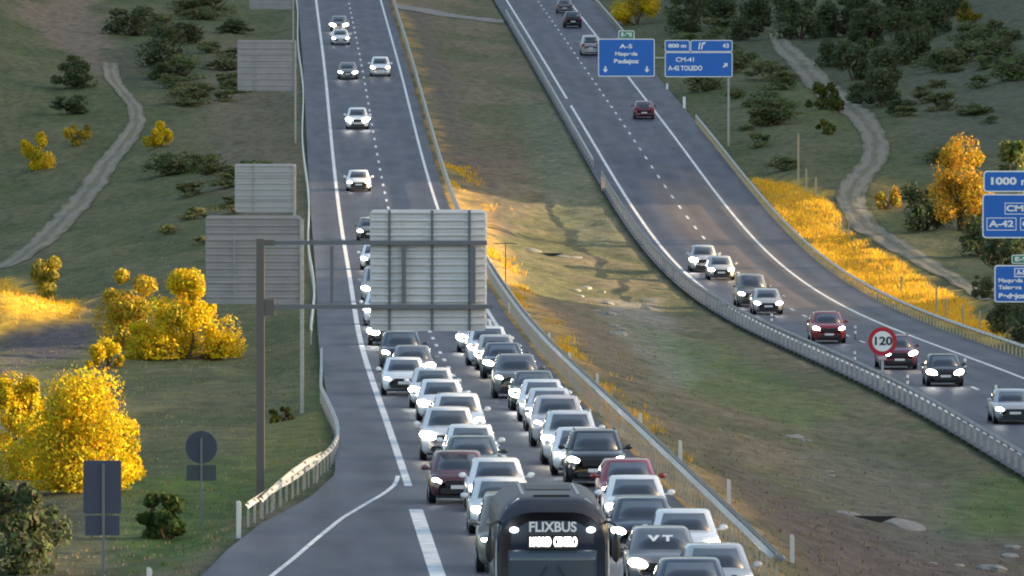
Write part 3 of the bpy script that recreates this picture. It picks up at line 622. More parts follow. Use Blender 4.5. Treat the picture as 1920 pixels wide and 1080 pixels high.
# ------------------------------------------------------------------ vehicles
KID = {}
def grid_faces(nr, n, closed=True): return [(k*n+i, k*n+(i+1) % n, (k+1)*n+(i+1) % n, (k+1)*n+i) for k in range(nr-1) for i in range(n if closed else n-1)]
def car_proto(kind):
    K = dict(hatch=(4.1, 1.78, 1.49, .92, .96, -1.12, -.30, 1.30, 1.92, .98), sedan=(4.6, 1.82, 1.45, .90, .94, -1.02, -.18, 1.05, 1.75, 1.0),
             suv=(4.55, 1.88, 1.68, 1.06, 1.10, -1.15, -.36, 1.55, 2.10, 1.1), van=(4.9, 1.92, 1.92, 1.05, 1.16, -1.50, -.72, 2.05, 2.36, 1.16))
    L, W, H, hood, belt, wb, rf, rr, rb, deck = K[kind]; hl = L/2; hw = W/2
    root = link('car', None)
    S = [(-hl, .70, hood-.30, .30), (-hl+.05, .80, hood-.20, .26), (-hl+.16, .90, hood-.13, .22), (-hl+.42, .965, hood-.05, .20), (-hl+.85, 1, hood, .19), (wb-.05, 1, belt-.01, .19), (-.2, 1, belt, .19), (.8, 1, belt+.01, .19),
         (rb-.1, .985, max(deck, belt)-.01, .20), (hl-.30, .95, deck-.02, .22), (hl-.08, .88, deck-.08, .28), (hl, .76, deck-.26, .36)]
    mb = MB(); vs = []
    for y, wf, zt_, zb in S:
        w = hw*wf; r = [(0, zb), (.86*w, zb), (.97*w, zb+.13), (w, zb+(zt_-zb)*.5), (.985*w, zt_-.17), (.93*w, zt_-.055), (.80*w, zt_), (.4*w, zt_+.025), (0, zt_+.03)]
        vs += [(x, y, z) for x, z in r]+[(-x, y, z) for x, z in r[-2:0:-1]]
    n = 16; mb.add(vs, grid_faces(len(S), n)+[tuple(range(n)), tuple(range((len(S)-1)*n, len(S)*n))[::-1]])
    def ring(yf, yr, w, z, c=.13): return [Vector(p) for p in ((-w+c, yf, z), (0, yf-.07, z+.0), (w-c, yf, z), (w, yf+c*1.2, z), (w+.01, (yf+yr)/2, z), (w, yr-c*1.2, z), (w-c, yr, z), (0, yr+.04, z), (-w+c, yr, z), (-w, yr-c*1.2, z), (-w-.01, (yf+yr)/2, z), (-w, yf+c*1.2, z))]
    A = ring(wb, rb, hw*.925, belt-.06); Bt = ring(rf, rr, hw*.74, H-.06)
    C = ring(rf+.10, rr-.10, hw*.68, H-.015); D = ring(rf+.4, rr-.3, hw*.4, H)
    vs = A+Bt+C+D; mb.add(vs, grid_faces(4, 12)+[tuple(range(36, 48))])
    # black sills and wheel-arch lips stay part of the body skin; the paint slot is set per car
    body = mb.build('body', paint('white', PAINTS['white']), root, True)
    body.data.polygons.foreach_set('use_smooth', [True]*len(body.data.polygons))
    def pane(name, ia, ib, t0, t1, e0, e1, off):
        mbp = MB(); v = []; nn = 5; off = Vector(off)
        idx = [ia, (ia+ib)/2, ib]
        def edge(Rg, f):
            k = f*(2 if ib-ia == 2 else 1); a = int(min(math.floor(k), ib-ia-1)); return Rg[(ia+a) % 12].lerp(Rg[(ia+a+1) % 12], k-a)
        for t in (t0, (t0+t1)/2, t1):
            for k in range(nn):
                f = e0+(e1-e0)*k/(nn-1); v.append(edge(A, f).lerp(edge(Bt, f), t)+off)
        mbp.add(v, grid_faces(3, nn, False)); o = mbp.build(name, GLASS, root, True); o.modifiers.new('t', 'SOLIDIFY').thickness = .004; return o
    pane('windscreen', 0, 2, .10, .93, .03, .97, (0, -.012, .010)); pane('rear_window', 6, 8, .18, .90, .05, .95, (0, .012, .010))
    for a, sx in ((3, 1), (9, -1)):
        for e0, e1 in ((.06, .46), (.52, .93)): pane('side_window', a, a+2, .16, .90, e0, e1, (.014*sx, 0, .004))
    for sx in (-1, 1):
        m = MB(); m.ell((0, 0, 0), (.235, .15, .125), 12, 7); m.v = [(x, y+abs(x+sx*.0)*0+(x*sx)*.55, z+(x*sx)*.18) for x, y, z in m.v]
        m.build('headlight', LAMP, root, True, (sx*hw*.735, -hl+.13, hood-.245))
        m = MB(); m.box((0, 0, 0), (.34, .10, .16 if kind != 'van' else .34)); m.build('tail_light', TAIL, root, loc=(sx*hw*.74, hl-.085, deck-.17))
        m = MB(); m.ell((0, 0, 0), (.115, .07, .085), 8, 5); m.bar((-sx*.06, .02, -.03), (-sx*.2, .03, -.06), .05); m.build('door_mirror', MATS['car_paint_white'], root, True, (sx*(hw+.10), wb+.42, belt+.07))
        for ay in (-hl+.86, hl-.86):
            m = MB(); m.tube([(-.11, 0, 0), (-.095, 0, 0), (.095, 0, 0), (.11, 0, 0)], [.29, .325, .325, .29], 18); wh = m.build('wheel', TYRE, root, loc=(sx*(hw-.11), ay, .325))
            m = MB(); m.tube([(sx*.10, 0, 0), (sx*.118, 0, 0)], [.21, .19], 14); m.build('rim', RIM, wh)
            m = MB(); m.prism([(0, 0)]+[(.40*math.cos(a), .40*math.sin(a)) for a in np.linspace(-.12, math.pi+.12, 15)], -.01, .01); m.v = [(b, a, c) for a, b, c in m.v]; m.build('wheel_arch', PLAST, root, loc=(sx*(hw*.985), ay, .325))
    m = MB(); gw = hw*.92
    m.prism(rrect(gw, .20, .05), -.03, .03)
    for k in (-.06, 0, .06): m.box((0, -.034, k), (gw*.86, .012, .018))
    m.build('grille', PLAST, root, loc=(0, -hl-.0, hood-.33))
    m = MB(); m.prism(rrect(hw*1.25, .17, .05), -.04, .04); m.build('lower_grille', PLAST, root, loc=(0, -hl+.0, .39))
    m = MB(); m.box((0, 0, 0), (hw*1.5, .3, .10)); m.build('skirt', PLAST, root, loc=(0, -hl+.22, .22))
    for sy in (-1, 1):
        m = MB(); m.box((0, 0, 0), (.50, .015, .11)); m.build('number_plate', PLATE, root, loc=(0, sy*(hl+.05 if sy < 0 else hl+.005), .50 if sy < 0 else deck-.42))
    m = MB(); m.box((0, 0, 0), (hw*1.5, .1, .18)); m.build('rear_bumper', PLAST, root, loc=(0, hl-.09, .38))
    if kind == 'suv':
        for sx in (-1, 1):
            m = MB(); m.bar((0, rf+.35, 0), (0, rr-.25, 0), .035, .03); m.build('roof_rail', PLAST, root, loc=(sx*hw*.66, 0, H+.012))
    return root, L, H
PROTO = {}
def children(o): return [c for c in COL.objects if c.parent == o]
for k in ('hatch', 'sedan', 'suv', 'van'):
    PROTO[k] = car_proto(k)
TREE = {k: [(c, children(c)) for c in children(PROTO[k][0])] for k in PROTO}
USED = set()
def recolour(o, m):
    o.material_slots[0].link = 'OBJECT'; o.material_slots[0].material = m
def place_car(px, ytop, kind, colour, label, road='L', rear=False, group=None, off=False, ybase=None):
    proto, L, H = PROTO[kind]; XC, ZC = (XL, ZL) if road == 'L' else (XR, ZR)
    if ybase is not None: y = row_y(ybase, road)+L/2
    else:
        best = None
        for y in np.arange(245, 1250, .5):
            py = YH+F*(CAMZ-float(ZC(y))-H)/(y+.1)
            if best is None or abs(py-ytop) < best[0]: best = (abs(py-ytop), y)
        y = best[1]
    x = (px-960)*y/F
    r = proto.copy(); COL.objects.link(r)
    r.location = (x, y, float(ZC(y))+.004); dy = 3.
    xp = float(XC(y+dy)-XC(y-dy))/(2*dy); zp = float(ZC(y+dy)-ZC(y-dy))/(2*dy)
    r.rotation_mode = 'XYZ'; r.rotation_euler = (math.atan(zp)*(1 if not rear else -1), 0, -xp+(math.pi if rear else 0)+random.uniform(-.012, .012))
    tag(r, label, 'car', group)
    pm = paint(colour, PAINTS[colour]); lampk = random.choice((.62, .78, .92, 1.08, 1.3)); lampm = LAMP if random.random() < .6 else LAMPW
    for c, sub in TREE[kind]:
        base = c.name.split('.')[0]
        if y > 900 and base in ('lower_grille', 'skirt', 'wheel_arch', 'side_window', 'roof_rail', 'rear_bumper', 'grille'): continue
        d = c.copy(); COL.objects.link(d); d.parent = r
        if base in ('body', 'door_mirror'): recolour(d, pm)
        if base == 'headlight' and rear: recolour(d, mat('headlight_off', (.5, .52, .55), .15))
        elif base == 'headlight':
            k = lampk*random.uniform(.92, 1.08); d.scale = (k, k, k); recolour(d, lampm)
        if y < 900:
            for g in sub: e = g.copy(); COL.objects.link(e); e.parent = d
    return r
QL, QR, FR, OC, AW = 'cars queuing in the left lane', 'cars queuing in the right lane', 'cars flowing freely towards the camera', 'cars coming along the right carriageway', 'cars driving away on the right carriageway'
CARS = [
 # queue, left lane (nearest last)
 (694, 408, 'hatch', 'grey', 'dark grey car emerging from behind the top left corner of the big sign back', 'L', QL),
 (703, 458, 'hatch', 'white', 'white car half hidden by the big sign back, just under the upper gantry beam', 'L', QL),
 (710, 500, 'van', 'silver', 'silver van at the left edge of the big sign back between gantry beams', 'L', QL),
 (716, 546, 'suv', 'white', 'white car at the lower left corner of the big sign back', 'L', QL),
 (726, 588, 'sedan', 'black', 'black car just below the lower gantry beam, mostly hidden', 'L', QL),
 (752, 621, 'suv', 'navy', 'dark blue SUV directly below the big sign back', 'L', QL),
 (773, 648, 'hatch', 'grey', 'dark grey hatchback squeezed between the dark blue SUV and the leftmost white saloon', 'L', QL),
 (757, 670, 'sedan', 'white', 'white saloon leftmost in the queue, beside the white edge line', 'L', QL),
 (811, 690, 'hatch', 'pale', 'pale car whose roof shows just behind the leftmost white saloon', 'L', QL),
 (826, 712, 'hatch', 'white', 'white hatchback fourth in the left lane below the sign back', 'L', QL),
 (857, 738, 'suv', 'white', 'white SUV with right mirror out, fifth in the left lane below the sign back', 'L', QL),
 (840, 764, 'suv', 'pale', 'pale SUV nearest the edge line in mid queue, showing its left wheel', 'L', QL),
 (882, 797, 'hatch', 'white', 'white car mostly hidden behind the dark green estate, right mirror showing', 'L', QL),
 (884, 818, 'sedan', 'green', 'dark green car just behind the maroon car', 'L', QL),
 (858, 846, 'hatch', 'maroon', 'maroon car at the left side of the queue, by the end of the edge line', 'L', QL),
 (930, 859, 'hatch', 'white', 'white car with both headlights showing right next to the maroon car', 'L', QL),
 (937, 896, 'hatch', 'pale', 'pale silver car between the white car and the coach', 'L', QL),
 (962, 926, 'van', 'taupe', 'taupe people carrier tucked behind the left side of the coach', 'L', QL),
 # queue, right lane
 (893, 598, 'hatch', 'silver', 'small silver car just below the right part of the sign back, behind the white SUV', 'L', QR),
 (914, 612, 'suv', 'white', 'white SUV first in the right lane below the sign back', 'L', QR),
 (930, 628, 'hatch', 'beige', 'pale beige hatchback squeezed between the white SUV and the dark blue saloon', 'L', QR),
 (1016, 712, 'hatch', 'white', 'white hatchback half hidden just in front of the dark green right-lane car', 'L', QR),
 (943, 643, 'sedan', 'navy', 'dark blue saloon third in the right lane below the sign back', 'L', QR),
 (967, 664, 'suv', 'grey', 'dark grey SUV with wide roof in the right lane, fourth below the sign back', 'L', QR),
 (1000, 696, 'sedan', 'green', 'dark green car with bright lights between the grey SUV and the pink-white car', 'L', QR),
 (1030, 728, 'hatch', 'pale', 'pale car whose roof line shows behind the pink-white car', 'L', QR),
 (1045, 742, 'suv', 'pink', 'pinkish white car with right mirror out, in the middle of the right lane', 'L', QR),
 (1068, 771, 'suv', 'pale', 'pale grey car with broad blue windscreen, two behind the black SUV', 'L', QR),
 (1086, 802, 'sedan', 'white', 'white saloon hidden behind the black SUV with its left headlight showing', 'L', QR),
 (1115, 806, 'suv', 'black', 'black SUV with big framed grille in the right lane', 'L', QR),
 (1176, 861, 'hatch', 'red', 'red hatchback beside the median guardrail', 'L', QR),
 (1190, 893, 'sedan', 'white', 'white saloon directly in front of the red hatchback', 'L', QR),
 (1203, 933, 'hatch', 'navy', 'dark blue car right of the coach, with dazzling left headlight', 'L', QR),
 (1282, 956, 'sedan', 'white', 'white saloon nearest the guardrail at lower right of the queue', 'L', QR),
 (1240, 989, 'hatch', 'grey', 'dark grey car with white letters VT on its windscreen', 'L', QR),
 (1340, 1021, 'hatch', 'silver', 'silver hatchback at the bottom edge nearest the guardrail', 'L', QR),
 (1294, 1047, 'sedan', 'navy', 'dark blue car cut by the bottom edge, in front of the lettered one', 'L', QR),
 # free flowing
 (636, 30, 'hatch', 'grey', 'dark car with two round headlights, farthest on the left carriageway', 'L', FR),
 (638, 55, 'sedan', 'white', 'small pale car directly in front of the farthest one', 'L', FR),
 (652, 117, 'sedan', 'grey', 'grey saloon beside the white car level with the second farthest sign back', 'L', FR),
 (713, 107, 'suv', 'white', 'white SUV in the inner lane, alone at the upper left carriageway', 'L', FR),
 (670, 202, 'suv', 'white', 'white SUV with white roof in the outer lane at the upper left', 'L', FR),
 (672, 319, 'sedan', 'white', 'white saloon alone above the top left corner of the big sign back', 'L', FR),
 # right carriageway, oncoming
 (1318, 460, 'suv', 'silver', 'silver car at the head of the four-car bunch on the right carriageway', 'R', OC),
 (1350, 480, 'hatch', 'silver', 'grey hatchback second in the bunch on the right carriageway', 'R', OC),
 (1408, 514, 'van', 'grey', 'dark van third in the bunch on the right carriageway', 'R', OC),
 (1437, 541, 'hatch', 'beige', 'pale beige car right in front of the dark van', 'R', OC),
 (1550, 584, 'suv', 'red', 'red car with two glaring headlights alone on the right carriageway', 'R', OC),
 (1680, 628, 'suv', 'wine', 'wine red car partly hidden behind the 120 sign', 'R', OC),
 (1768, 664, 'hatch', 'black', 'black car right of the 120 sign', 'R', OC),
 (1896, 730, 'sedan', 'silver', 'silver saloon cut by the right edge of the photo', 'R', OC),
]
for c in CARS: place_car(*c[:5], road=c[5], group=c[6])
for px, yt, k, col, lab in ((1207, 189, 'hatch', 'wine', 'dark wine car seen from behind below the overhead signs'), (1106, 66, 'van', 'silver', 'silver van seen from behind at the left edge of the overhead sign'),
                            (1073, 21, 'suv', 'black', 'black SUV seen from behind near the top edge'), (1058, -2, 'hatch', 'grey', 'grey car cut by the top edge, farthest on the right carriageway')):
    place_car(px, yt, k, col, lab, road='R', rear=True, group=AW)
vt = [o for o in COL.objects if str(o.get('label', '')).endswith('VT on its windscreen')][0]
t = text_mesh('lettering', 'V T', .26, SIGNW, vt, (-.05, -.86, 1.24), .012, width=.62); t.rotation_euler.x = R(-45)
for k in PROTO:                                               # the pattern cars themselves are taken away again
    for c, sub in TREE[k]:
        for g in sub: bpy.data.objects.remove(g)
        bpy.data.objects.remove(c)
    bpy.data.objects.remove(PROTO[k][0])

# coach
yB = 230.; uB = F/yB; bxc = (1036-960)/uB
bus = thing('coach', 'dark coach with white lettering and a lit destination board, seen head-on at the bottom', 'coach', (bxc, yB, float(ZL(yB))), rz=.022)
BW, BH, BL = 2.46, 3.50, 7.4
def bus_ring(y, w, z0, z1, r, n=5):
    return [(x, y, z) for x, z in rrect(2*w, z1-z0, r, n, 0, (z0+z1)/2)]
mb = MB(); rows = [bus_ring(.0, BW/2*.93, .35, BH-.30, .70), bus_ring(.10, BW/2*.975, .32, BH-.15, .72), bus_ring(.35, BW/2, .30, BH-.03, .72), bus_ring(1.2, BW/2, .30, BH, .68), bus_ring(BL-.3, BW/2, .30, BH, .66), bus_ring(BL, BW/2*.95, .4, BH-.15, .6)]
n = len(rows[0]); mb.add([p for r in rows for p in r], grid_faces(len(rows), n)+[tuple(range(n)), tuple(range((len(rows)-1)*n, len(rows)*n))[::-1]])
COACH = mat('coach_paint', (.050, .056, .072), .5, spec=.2); mb.build('body', COACH, bus, True)
BGL = mat('coach_glass', (.06, .085, .115), .12, spec=.8)
BPL = mat('coach_front_panel', (.034, .042, .068), .3)
def front_patch(name, x0, x1, z0, z1, m, dy=.0, bow=.10, rt=.0, parent=bus):
    mb = MB(); v = []; nx_, nz_ = 9, 6
    for j in range(nz_):
        z = z0+(z1-z0)*j/(nz_-1); tap = 1-rt*max(0, (j/(nz_-1)-.45)/.55)**2.2
        for i in range(nx_):
            a = 2*i/(nx_-1)-1; x = (x0+x1)/2+(x1-x0)/2*a*tap; v.append((x, -.05+dy+bow*(abs(x)/1.2)**2.4+.24*max(0, (z-2.75)/.62)**2, z))
    mb.add(v, grid_faces(nz_, nx_, False)); o = mb.build(name, m, parent, True); o.modifiers.new('t', 'SOLIDIFY').thickness = .02; return o
front_patch('windscreen', -1.10, 1.10, 1.25, 2.38, BGL, -.01)
front_patch('upper_front_panel', -1.19, 1.19, 2.34, BH-.07, BPL, .0, rt=.46)
front_patch('lower_front_panel', -1.16, 1.16, .45, 1.24, COACH)
bz = lambda py: CAMZ-float(ZL(yB))-(py-YH)/uB
text_mesh('lettering', 'FLIXBUS', .30, SIGNW, bus, (0, -.115, bz(989)), .008, width=89/uB)
d = MB(); d.box((0, 0, 0), (96/uB, .03, 26/uB)); db = d.build('destination_board', BLACK, bus, loc=(0, -.085, bz(1017)))
LEDT = mat('lit_display', (.9, .9, .9), .4, emit=(1, .97, .93), es=1.6)
text_mesh('display_text', 'MADRID', .26, LEDT, db, (-23/uB, -.024, 0), .014, width=40/uB); text_mesh('display_text', 'CENTRO', .26, LEDT, db, (24/uB, -.024, 0), .014, width=44/uB)
for sx in (-1, 1):
    m = MB(); m.ell((0, 0, 0), (.10, .05, .065), 12, 8); m.build('marker_lamp', mat('marker_lamp_lit', (.9, .9, .9), .3, emit=(1, 1, 1), es=1.3), bus, True, (sx*.83, -.06, bz(994)))
    m = MB(); m.tube([(sx*1.18, .1, 3.0), (sx*1.34, -.25, 2.95), (sx*1.36, -.28, 2.7)], .03, 8); m.ell((sx*1.36, -.28, 2.42), (.10, .07, .30), 10, 6); m.build('mirror', PLAST, bus, True)
    m = MB(); m.ell((0, 0, 0), (.22, .1, .1)); m.build('headlight', LAMP, bus, True, (sx*.95, .02, .75))
    m = MB(); m.box((0, 0, 0), (.02, 1, .95)); m.v = [(x, y*5.4, z) for x, y, z in m.v]; m.build('side_window', BGL, bus, loc=(sx*1.235, 3.9, 2.25))
    for yy in (1.9, 5.8):
        m = MB(); m.tube([(-.15, 0, 0), (.15, 0, 0)], .5, 20); wh = m.build('wheel', TYRE, bus, loc=(sx*1.14, yy, .5)); m = MB(); m.tube([(sx*.14, 0, 0), (sx*.165, 0, 0)], [.3, .27], 14); m.build('rim', RIM, wh)
    m = MB(); m.bar((sx*.55, -.13, 1.30), (sx*.12, -.10, 2.05), .025); m.build('wiper', PLAST, bus)
    m = MB(); m.bar((0, 0, 0), (0, 4.9, 0), .06, .04); m.build('roof_edge', mat('coach_roof_trim', (.30, .31, .33), .6), bus, loc=(sx*.60, 1.6, BH))
m = MB(); m.prism(rrect(1.0, .05, .02), 0, 2.0); m.build('roof_unit', mat('roof_unit_grey', (.09, .095, .105), .7, spec=.15), bus, loc=(0, 3.6, BH+.0))
m = MB(); m.prism(rrect(.8, .07, .03), 0, .25); m.build('roof_vent', BLACK, bus, loc=(0, .9, BH))
m = MB(); m.prism(rrect(.62, .035, .015), -.02, .02); m.build('front_slot', BLACK, bus, loc=(0, .085, 3.27))
for sx in (-1, 1):
    m = MB(); m.tube([(sx*1.19, .10, 1.2), (sx*1.215, .10, 2.0), (sx*1.20, .14, 2.5), (sx*1.16, .20, 2.92), (sx*.98, .36, 3.27), (sx*.72, .62, 3.46)], .022, 6); m.build('corner_highlight', mat('edge_highlight', (.70, .71, .73), .5), bus, True)  # pale tubes drawn for the light along the front edges
m = MB(); m.box((0, 0, 0), (2.2, .05, .2)); m.build('bumper', PLAST, bus, loc=(0, .02, .42))

# ------------------------------------------------------------------ vegetation
LEAF = attr_mat('leaves', .8, amt=0., trans=.3)
def crown_mesh(W, D, H, n, leaf, cols, seed, clumps=14, low=.12, peak=0.):
    rnd = random.Random(seed); mb = MB(); cl = []
    for k in range(clumps):
        a = rnd.uniform(0, 2*math.pi); r = math.sqrt(rnd.random())*.72; z = rnd.uniform(low-.04, .86)
        if peak: z = .06+.86*rnd.random()**1.5
        taper = (1-.35*z) if not peak else 1.25*(1-z)**.85
        cl.append((Vector((math.cos(a)*r*W/2*taper+peak*.0, math.sin(a)*r*D/2*taper, z*H)), rnd.choice((.10, .14, .18, .23, .29))*min(W, H*1.2)*(.6 if peak else 1.)*(1-.35*z), rnd.random()))
    for k in range(n):
        c, r, tone = cl[rnd.randrange(clumps)]
        d = Vector((rnd.gauss(0, 1), rnd.gauss(0, 1), rnd.gauss(0, 1))).normalized(); p = c+d*r*(.55+.5*rnd.random()); p.z = max(p.z, .03*H)
        t = tone*.6+rnd.random()*.4; i = min(int(t*len(cols)), len(cols)-1); col = tuple(q*rnd.uniform(.75, 1.2) for q in cols[i])
        nn = (d+Vector((rnd.gauss(0, .7), rnd.gauss(0, .7), rnd.gauss(0, .7)))).normalized(); u = nn.orthogonal().normalized(); u.rotate(Matrix.Rotation(rnd.uniform(0, 6.3), 3, nn)); v = nn.cross(u); s = leaf*rnd.choice((.5, .7, .9, 1.2, 1.6))
        mb.add([p-u*s*.5, p+v*s*.32, p+u*s*.6, p-v*s*.32], [(0, 1, 2, 3)], col)
    return mb.mesh('crown', LEAF), cl
GOLDC = [(.40, .34, .03), (.60, .44, .02), (.70, .50, .015), (.78, .58, .02)]
GOLDG = [(.20, .20, .04), (.38, .30, .04), (.50, .36, .03), (.58, .42, .05)]
OLIVE = [(.12, .13, .03), (.18, .17, .03), (.28, .22, .03)]
AUT = [(.22, .18, .04), (.46, .27, .035), (.60, .36, .03), (.34, .30, .04)]
DARK = [(.075, .100, .048), (.098, .122, .060), (.12, .14, .070)]
DARKG = [(.045, .075, .022), (.06, .095, .025), (.08, .11, .03)]
def bush(px, pyb, wp, hp, cols, n, label, cat='bush', group=None, leaf=None, name='bush', mesh=None, seed=0, clumps=14, peak=0., dyp=None):
    q = ground_at(px, pyb); u = F/q.y; W, H = wp/u, hp/u
    r = thing(name, label, cat, (q.x, q.y, q.z-.05), group)
    if mesh is None:
        me, cl = crown_mesh(W, min(W, 5), H, n, leaf or .17, cols, seed, clumps, peak=peak)
        link('crown', me, r)
        mb = MB()
        for c, rr, t in cl[:5]:
            mid = c*.5+Vector((random.uniform(-.1, .1)*W, 0, 0)); mb.tube([(c.x*.08, c.y*.08, -.1), mid, c], [.05+.012*H, .03+.006*H, .012], 6)
        mb.build('trunk', BARK, r)
    else:
        c = link('crown', mesh, r); c.scale = (W, W*.9, H); c.rotation_euler.z = random.uniform(0, 6)
        t = link('trunk', TRUNK, r); t.scale = (W, W, H*.7)
    return r
TM_ = MB(); 
for dx, dy in ((.05, 0), (-.12, .1), (.16, -.08)): TM_.tube([(0, 0, -.1), (dx, dy, .5), (dx*1.8, dy*1.8, 1.)], [.03, .02, .008], 6)
TRUNK = TM_.mesh('trunk', BARK)
bush(30, 850, 150, 165, GOLDC, 9000, 'golden bush cut by the left edge behind the big golden one', seed=23, leaf=.11, clumps=22)
bush(62, 900, 150, 120, GOLDC, 9000, 'low golden bush at the foot of the big golden one, near the left edge', seed=24, leaf=.10, clumps=26)
bush(228, 905, 84, 150, GOLDC, 7000, 'narrow golden shrub on the right flank of the big golden bush', seed=25, leaf=.10, clumps=22)
bush(145, 922, 240, 230, GOLDC, 26000, 'big golden bush at the lower left beside the rectangular sign back', seed=1, leaf=.10, clumps=64)
bush(250, 655, 150, 165, GOLDG, 13000, 'round golden-green tree behind the golden mound on the left', 'tree', seed=2, leaf=.13, clumps=22, name='tree')
bush(350, 672, 250, 168, GOLDC, 24000, 'golden pointed shrub mound left of the brown gantry post', seed=3, leaf=.12, clumps=70, peak=1.25)
bush(405, 674, 80, 42, GOLDC, 5000, 'low golden shrub at the right foot of the pointed golden mound', seed=21, leaf=.12, clumps=12)
bush(268, 674, 120, 74, GOLDC, 6000, 'low golden shrub at the foot of the round golden-green tree', seed=22, leaf=.12, clumps=14)
bush(200, 690, 110, 62, GOLDC, 5000, 'small golden bush between the two large golden ones', seed=4, leaf=.11, clumps=14)
bush(90, 558, 90, 78, GOLDG, 7000, 'round yellow-green bush by the left edge above the bare lot', seed=5, leaf=.14, clumps=10)
bush(62, 318, 112, 72, GOLDC, 7000, 'golden bush at the left edge left of the dirt track', seed=6, leaf=.18, clumps=12)
bush(150, 272, 78, 42, GOLDG, 4000, 'low yellow-green bush between the left golden bush and the dirt track', seed=7, leaf=.17, clumps=8)
bush(297, 276, 80, 50, GOLDC, 4000, 'small golden bush right of the left dirt track', seed=8, leaf=.18, clumps=9)
bush(1195, 46, 122, 75, GOLDC, 7000, 'bright golden bush at the top beside the far right carriageway', seed=9, leaf=.25, clumps=12)
bush(1800, 432, 160, 185, AUT, 14000, 'orange autumn tree left of the large exit sign', 'tree', seed=10, leaf=.17, clumps=26, name='tree')
bush(1905, 420, 90, 180, [(.10, .13, .03), (.22, .26, .06), (.42, .44, .2)], 2500, 'light green tree at the right edge behind the exit sign', 'tree', seed=11, leaf=.26, clumps=12, name='tree')
bush(1664, 392, 70, 45, AUT, 1000, 'low rusty bush right of the bend in the right dirt track', seed=12, leaf=.22, clumps=8)
bush(1815, 42, 70, 40, OLIVE+[(.3, .25, .06)], 1000, 'yellowish bush high on the right hillside near the top edge', seed=13, leaf=.4, clumps=8)
bush(1545, 205, 110, 55, [(.09, .11, .03), (.12, .14, .03)], 1800, 'upper of two low olive hedges left of the right dirt track', seed=14, leaf=.3, clumps=10)
bush(1545, 250, 100, 30, [(.09, .11, .03), (.14, .15, .03)], 1300, 'lower of two low olive hedges left of the right dirt track', seed=15, leaf=.3, clumps=9)
bush(310, 1010, 150, 90, DARKG, 3500, 'low dark green bush right of the rectangular sign back', seed=16, leaf=.14, clumps=12)
bush(40, 1075, 190, 190, DARK, 5000, 'dark shadowed bush in the lower left corner', seed=17, leaf=.16, clumps=14)
bush(530, 790, 110, 30, [(.12, .13, .03), (.22, .2, .04), (.06, .08, .03)], 1200, 'low patch of yellow-green shrub behind the curved guardrail end', seed=18, leaf=.12, clumps=9)
DM = [crown_mesh(1, 1, 1, 3600, .055, DARK, 30+k, 18)[0] for k in range(4)]
SCR = [(.115, .155, .062), (.16, .185, .080), (.21, .21, .095)]
SM = [crown_mesh(1, 1, 1, 2200, .06, SCR, 40+k, 16)[0] for k in range(4)]
rnd = random.Random(5)
for (x0, x1, y0, y1, cnt, lab, grp) in ((170, 440, 5, 200, 44, 'low grey-green scrub bush on the upper left hillside', 'low scrub on the upper left hillside'),
                                   (1265, 1480, 20, 330, 36, 'low grey-green scrub bush between the far right carriageway and the right dirt track', 'low scrub left of the right dirt track'),
                                   (1660, 1910, 40, 330, 32, 'low grey-green scrub bush on the grassy right hillside', 'low scrub on the right hillside'),
                                   (300, 540, 300, 500, 14, 'low grey-green scrub bush on the middle left slope', 'low scrub on the middle left slope')):
    for k in range(cnt):
        px, py = rnd.uniform(x0, x1), rnd.uniform(y0, y1)
        q = ground_at(px, py)
        if off_road(np.float64(q.x), np.float64(q.y)) < 3 or abs(px-np.interp(py, [60, 180, 250, 340], [1450, 1560, 1640, 1600])) < 60 and px > 1000: continue
        if px < 600 and abs(px-np.interp(py, [110, 150, 210, 250, 310, 370], [205, 215, 252, 250, 195, 155])) < 75: continue
        w = rnd.uniform(45, 130); bush(px, py, w, w*rnd.uniform(.22, .45), SCR, 0, lab, 'shrub', grp, mesh=SM[k % 4], name='scrub_bush')
for k, (px, py, wp, hp) in enumerate(((1290, 62, 110, 80), (1350, 50, 110, 80), (1420, 60, 100, 80), (1330, 105, 70, 40), (1500, 72, 110, 85), (1560, 70, 110, 80), (1600, 150, 110, 95), (1655, 200, 110, 80), (1700, 120, 120, 110), (1745, 70, 120, 90), (1620, 90, 120, 90),
                                     (1690, 45, 130, 80), (1780, 30, 110, 80), (1560, 125, 90, 60), (1610, 60, 120, 80), (1660, 160, 100, 80), (1470, 40, 90, 60), (1390, 75, 80, 50), (1690, 215, 70, 36), (1610, 195, 80, 45))):
    bush(px, py, wp, hp, DARK, 0, 'dark shrub in the dense thicket at the top right, above the dirt track', 'shrub', 'dark shrubs of the thicket at the top right', mesh=DM[k % 4])
for k, (px, py, wp, hp) in enumerate(((312, 125, 130, 85), (140, 165, 110, 70), (130, 214, 90, 44), (350, 80, 110, 44), (240, 66, 110, 56), (440, 62, 100, 30), (320, 150, 90, 40))):
    bush(px, py, wp, hp, DARK, 0, 'dark shrub beside the upper end of the left dirt track', 'shrub', 'dark shrubs by the left dirt track', mesh=DM[k % 4])
for k, (px, py, wp, hp) in enumerate(((1735, 432, 110, 90), (1840, 480, 130, 90), (1890, 520, 130, 110), (1880, 625, 90, 70), (1925, 640, 90, 110), (1845, 560, 70, 50))):
    bush(px, py, wp, hp, DARK, 0, 'dark shrub below and behind the blue signs at the right edge', 'shrub', 'dark shrubs at the right edge', mesh=DM[k % 4])
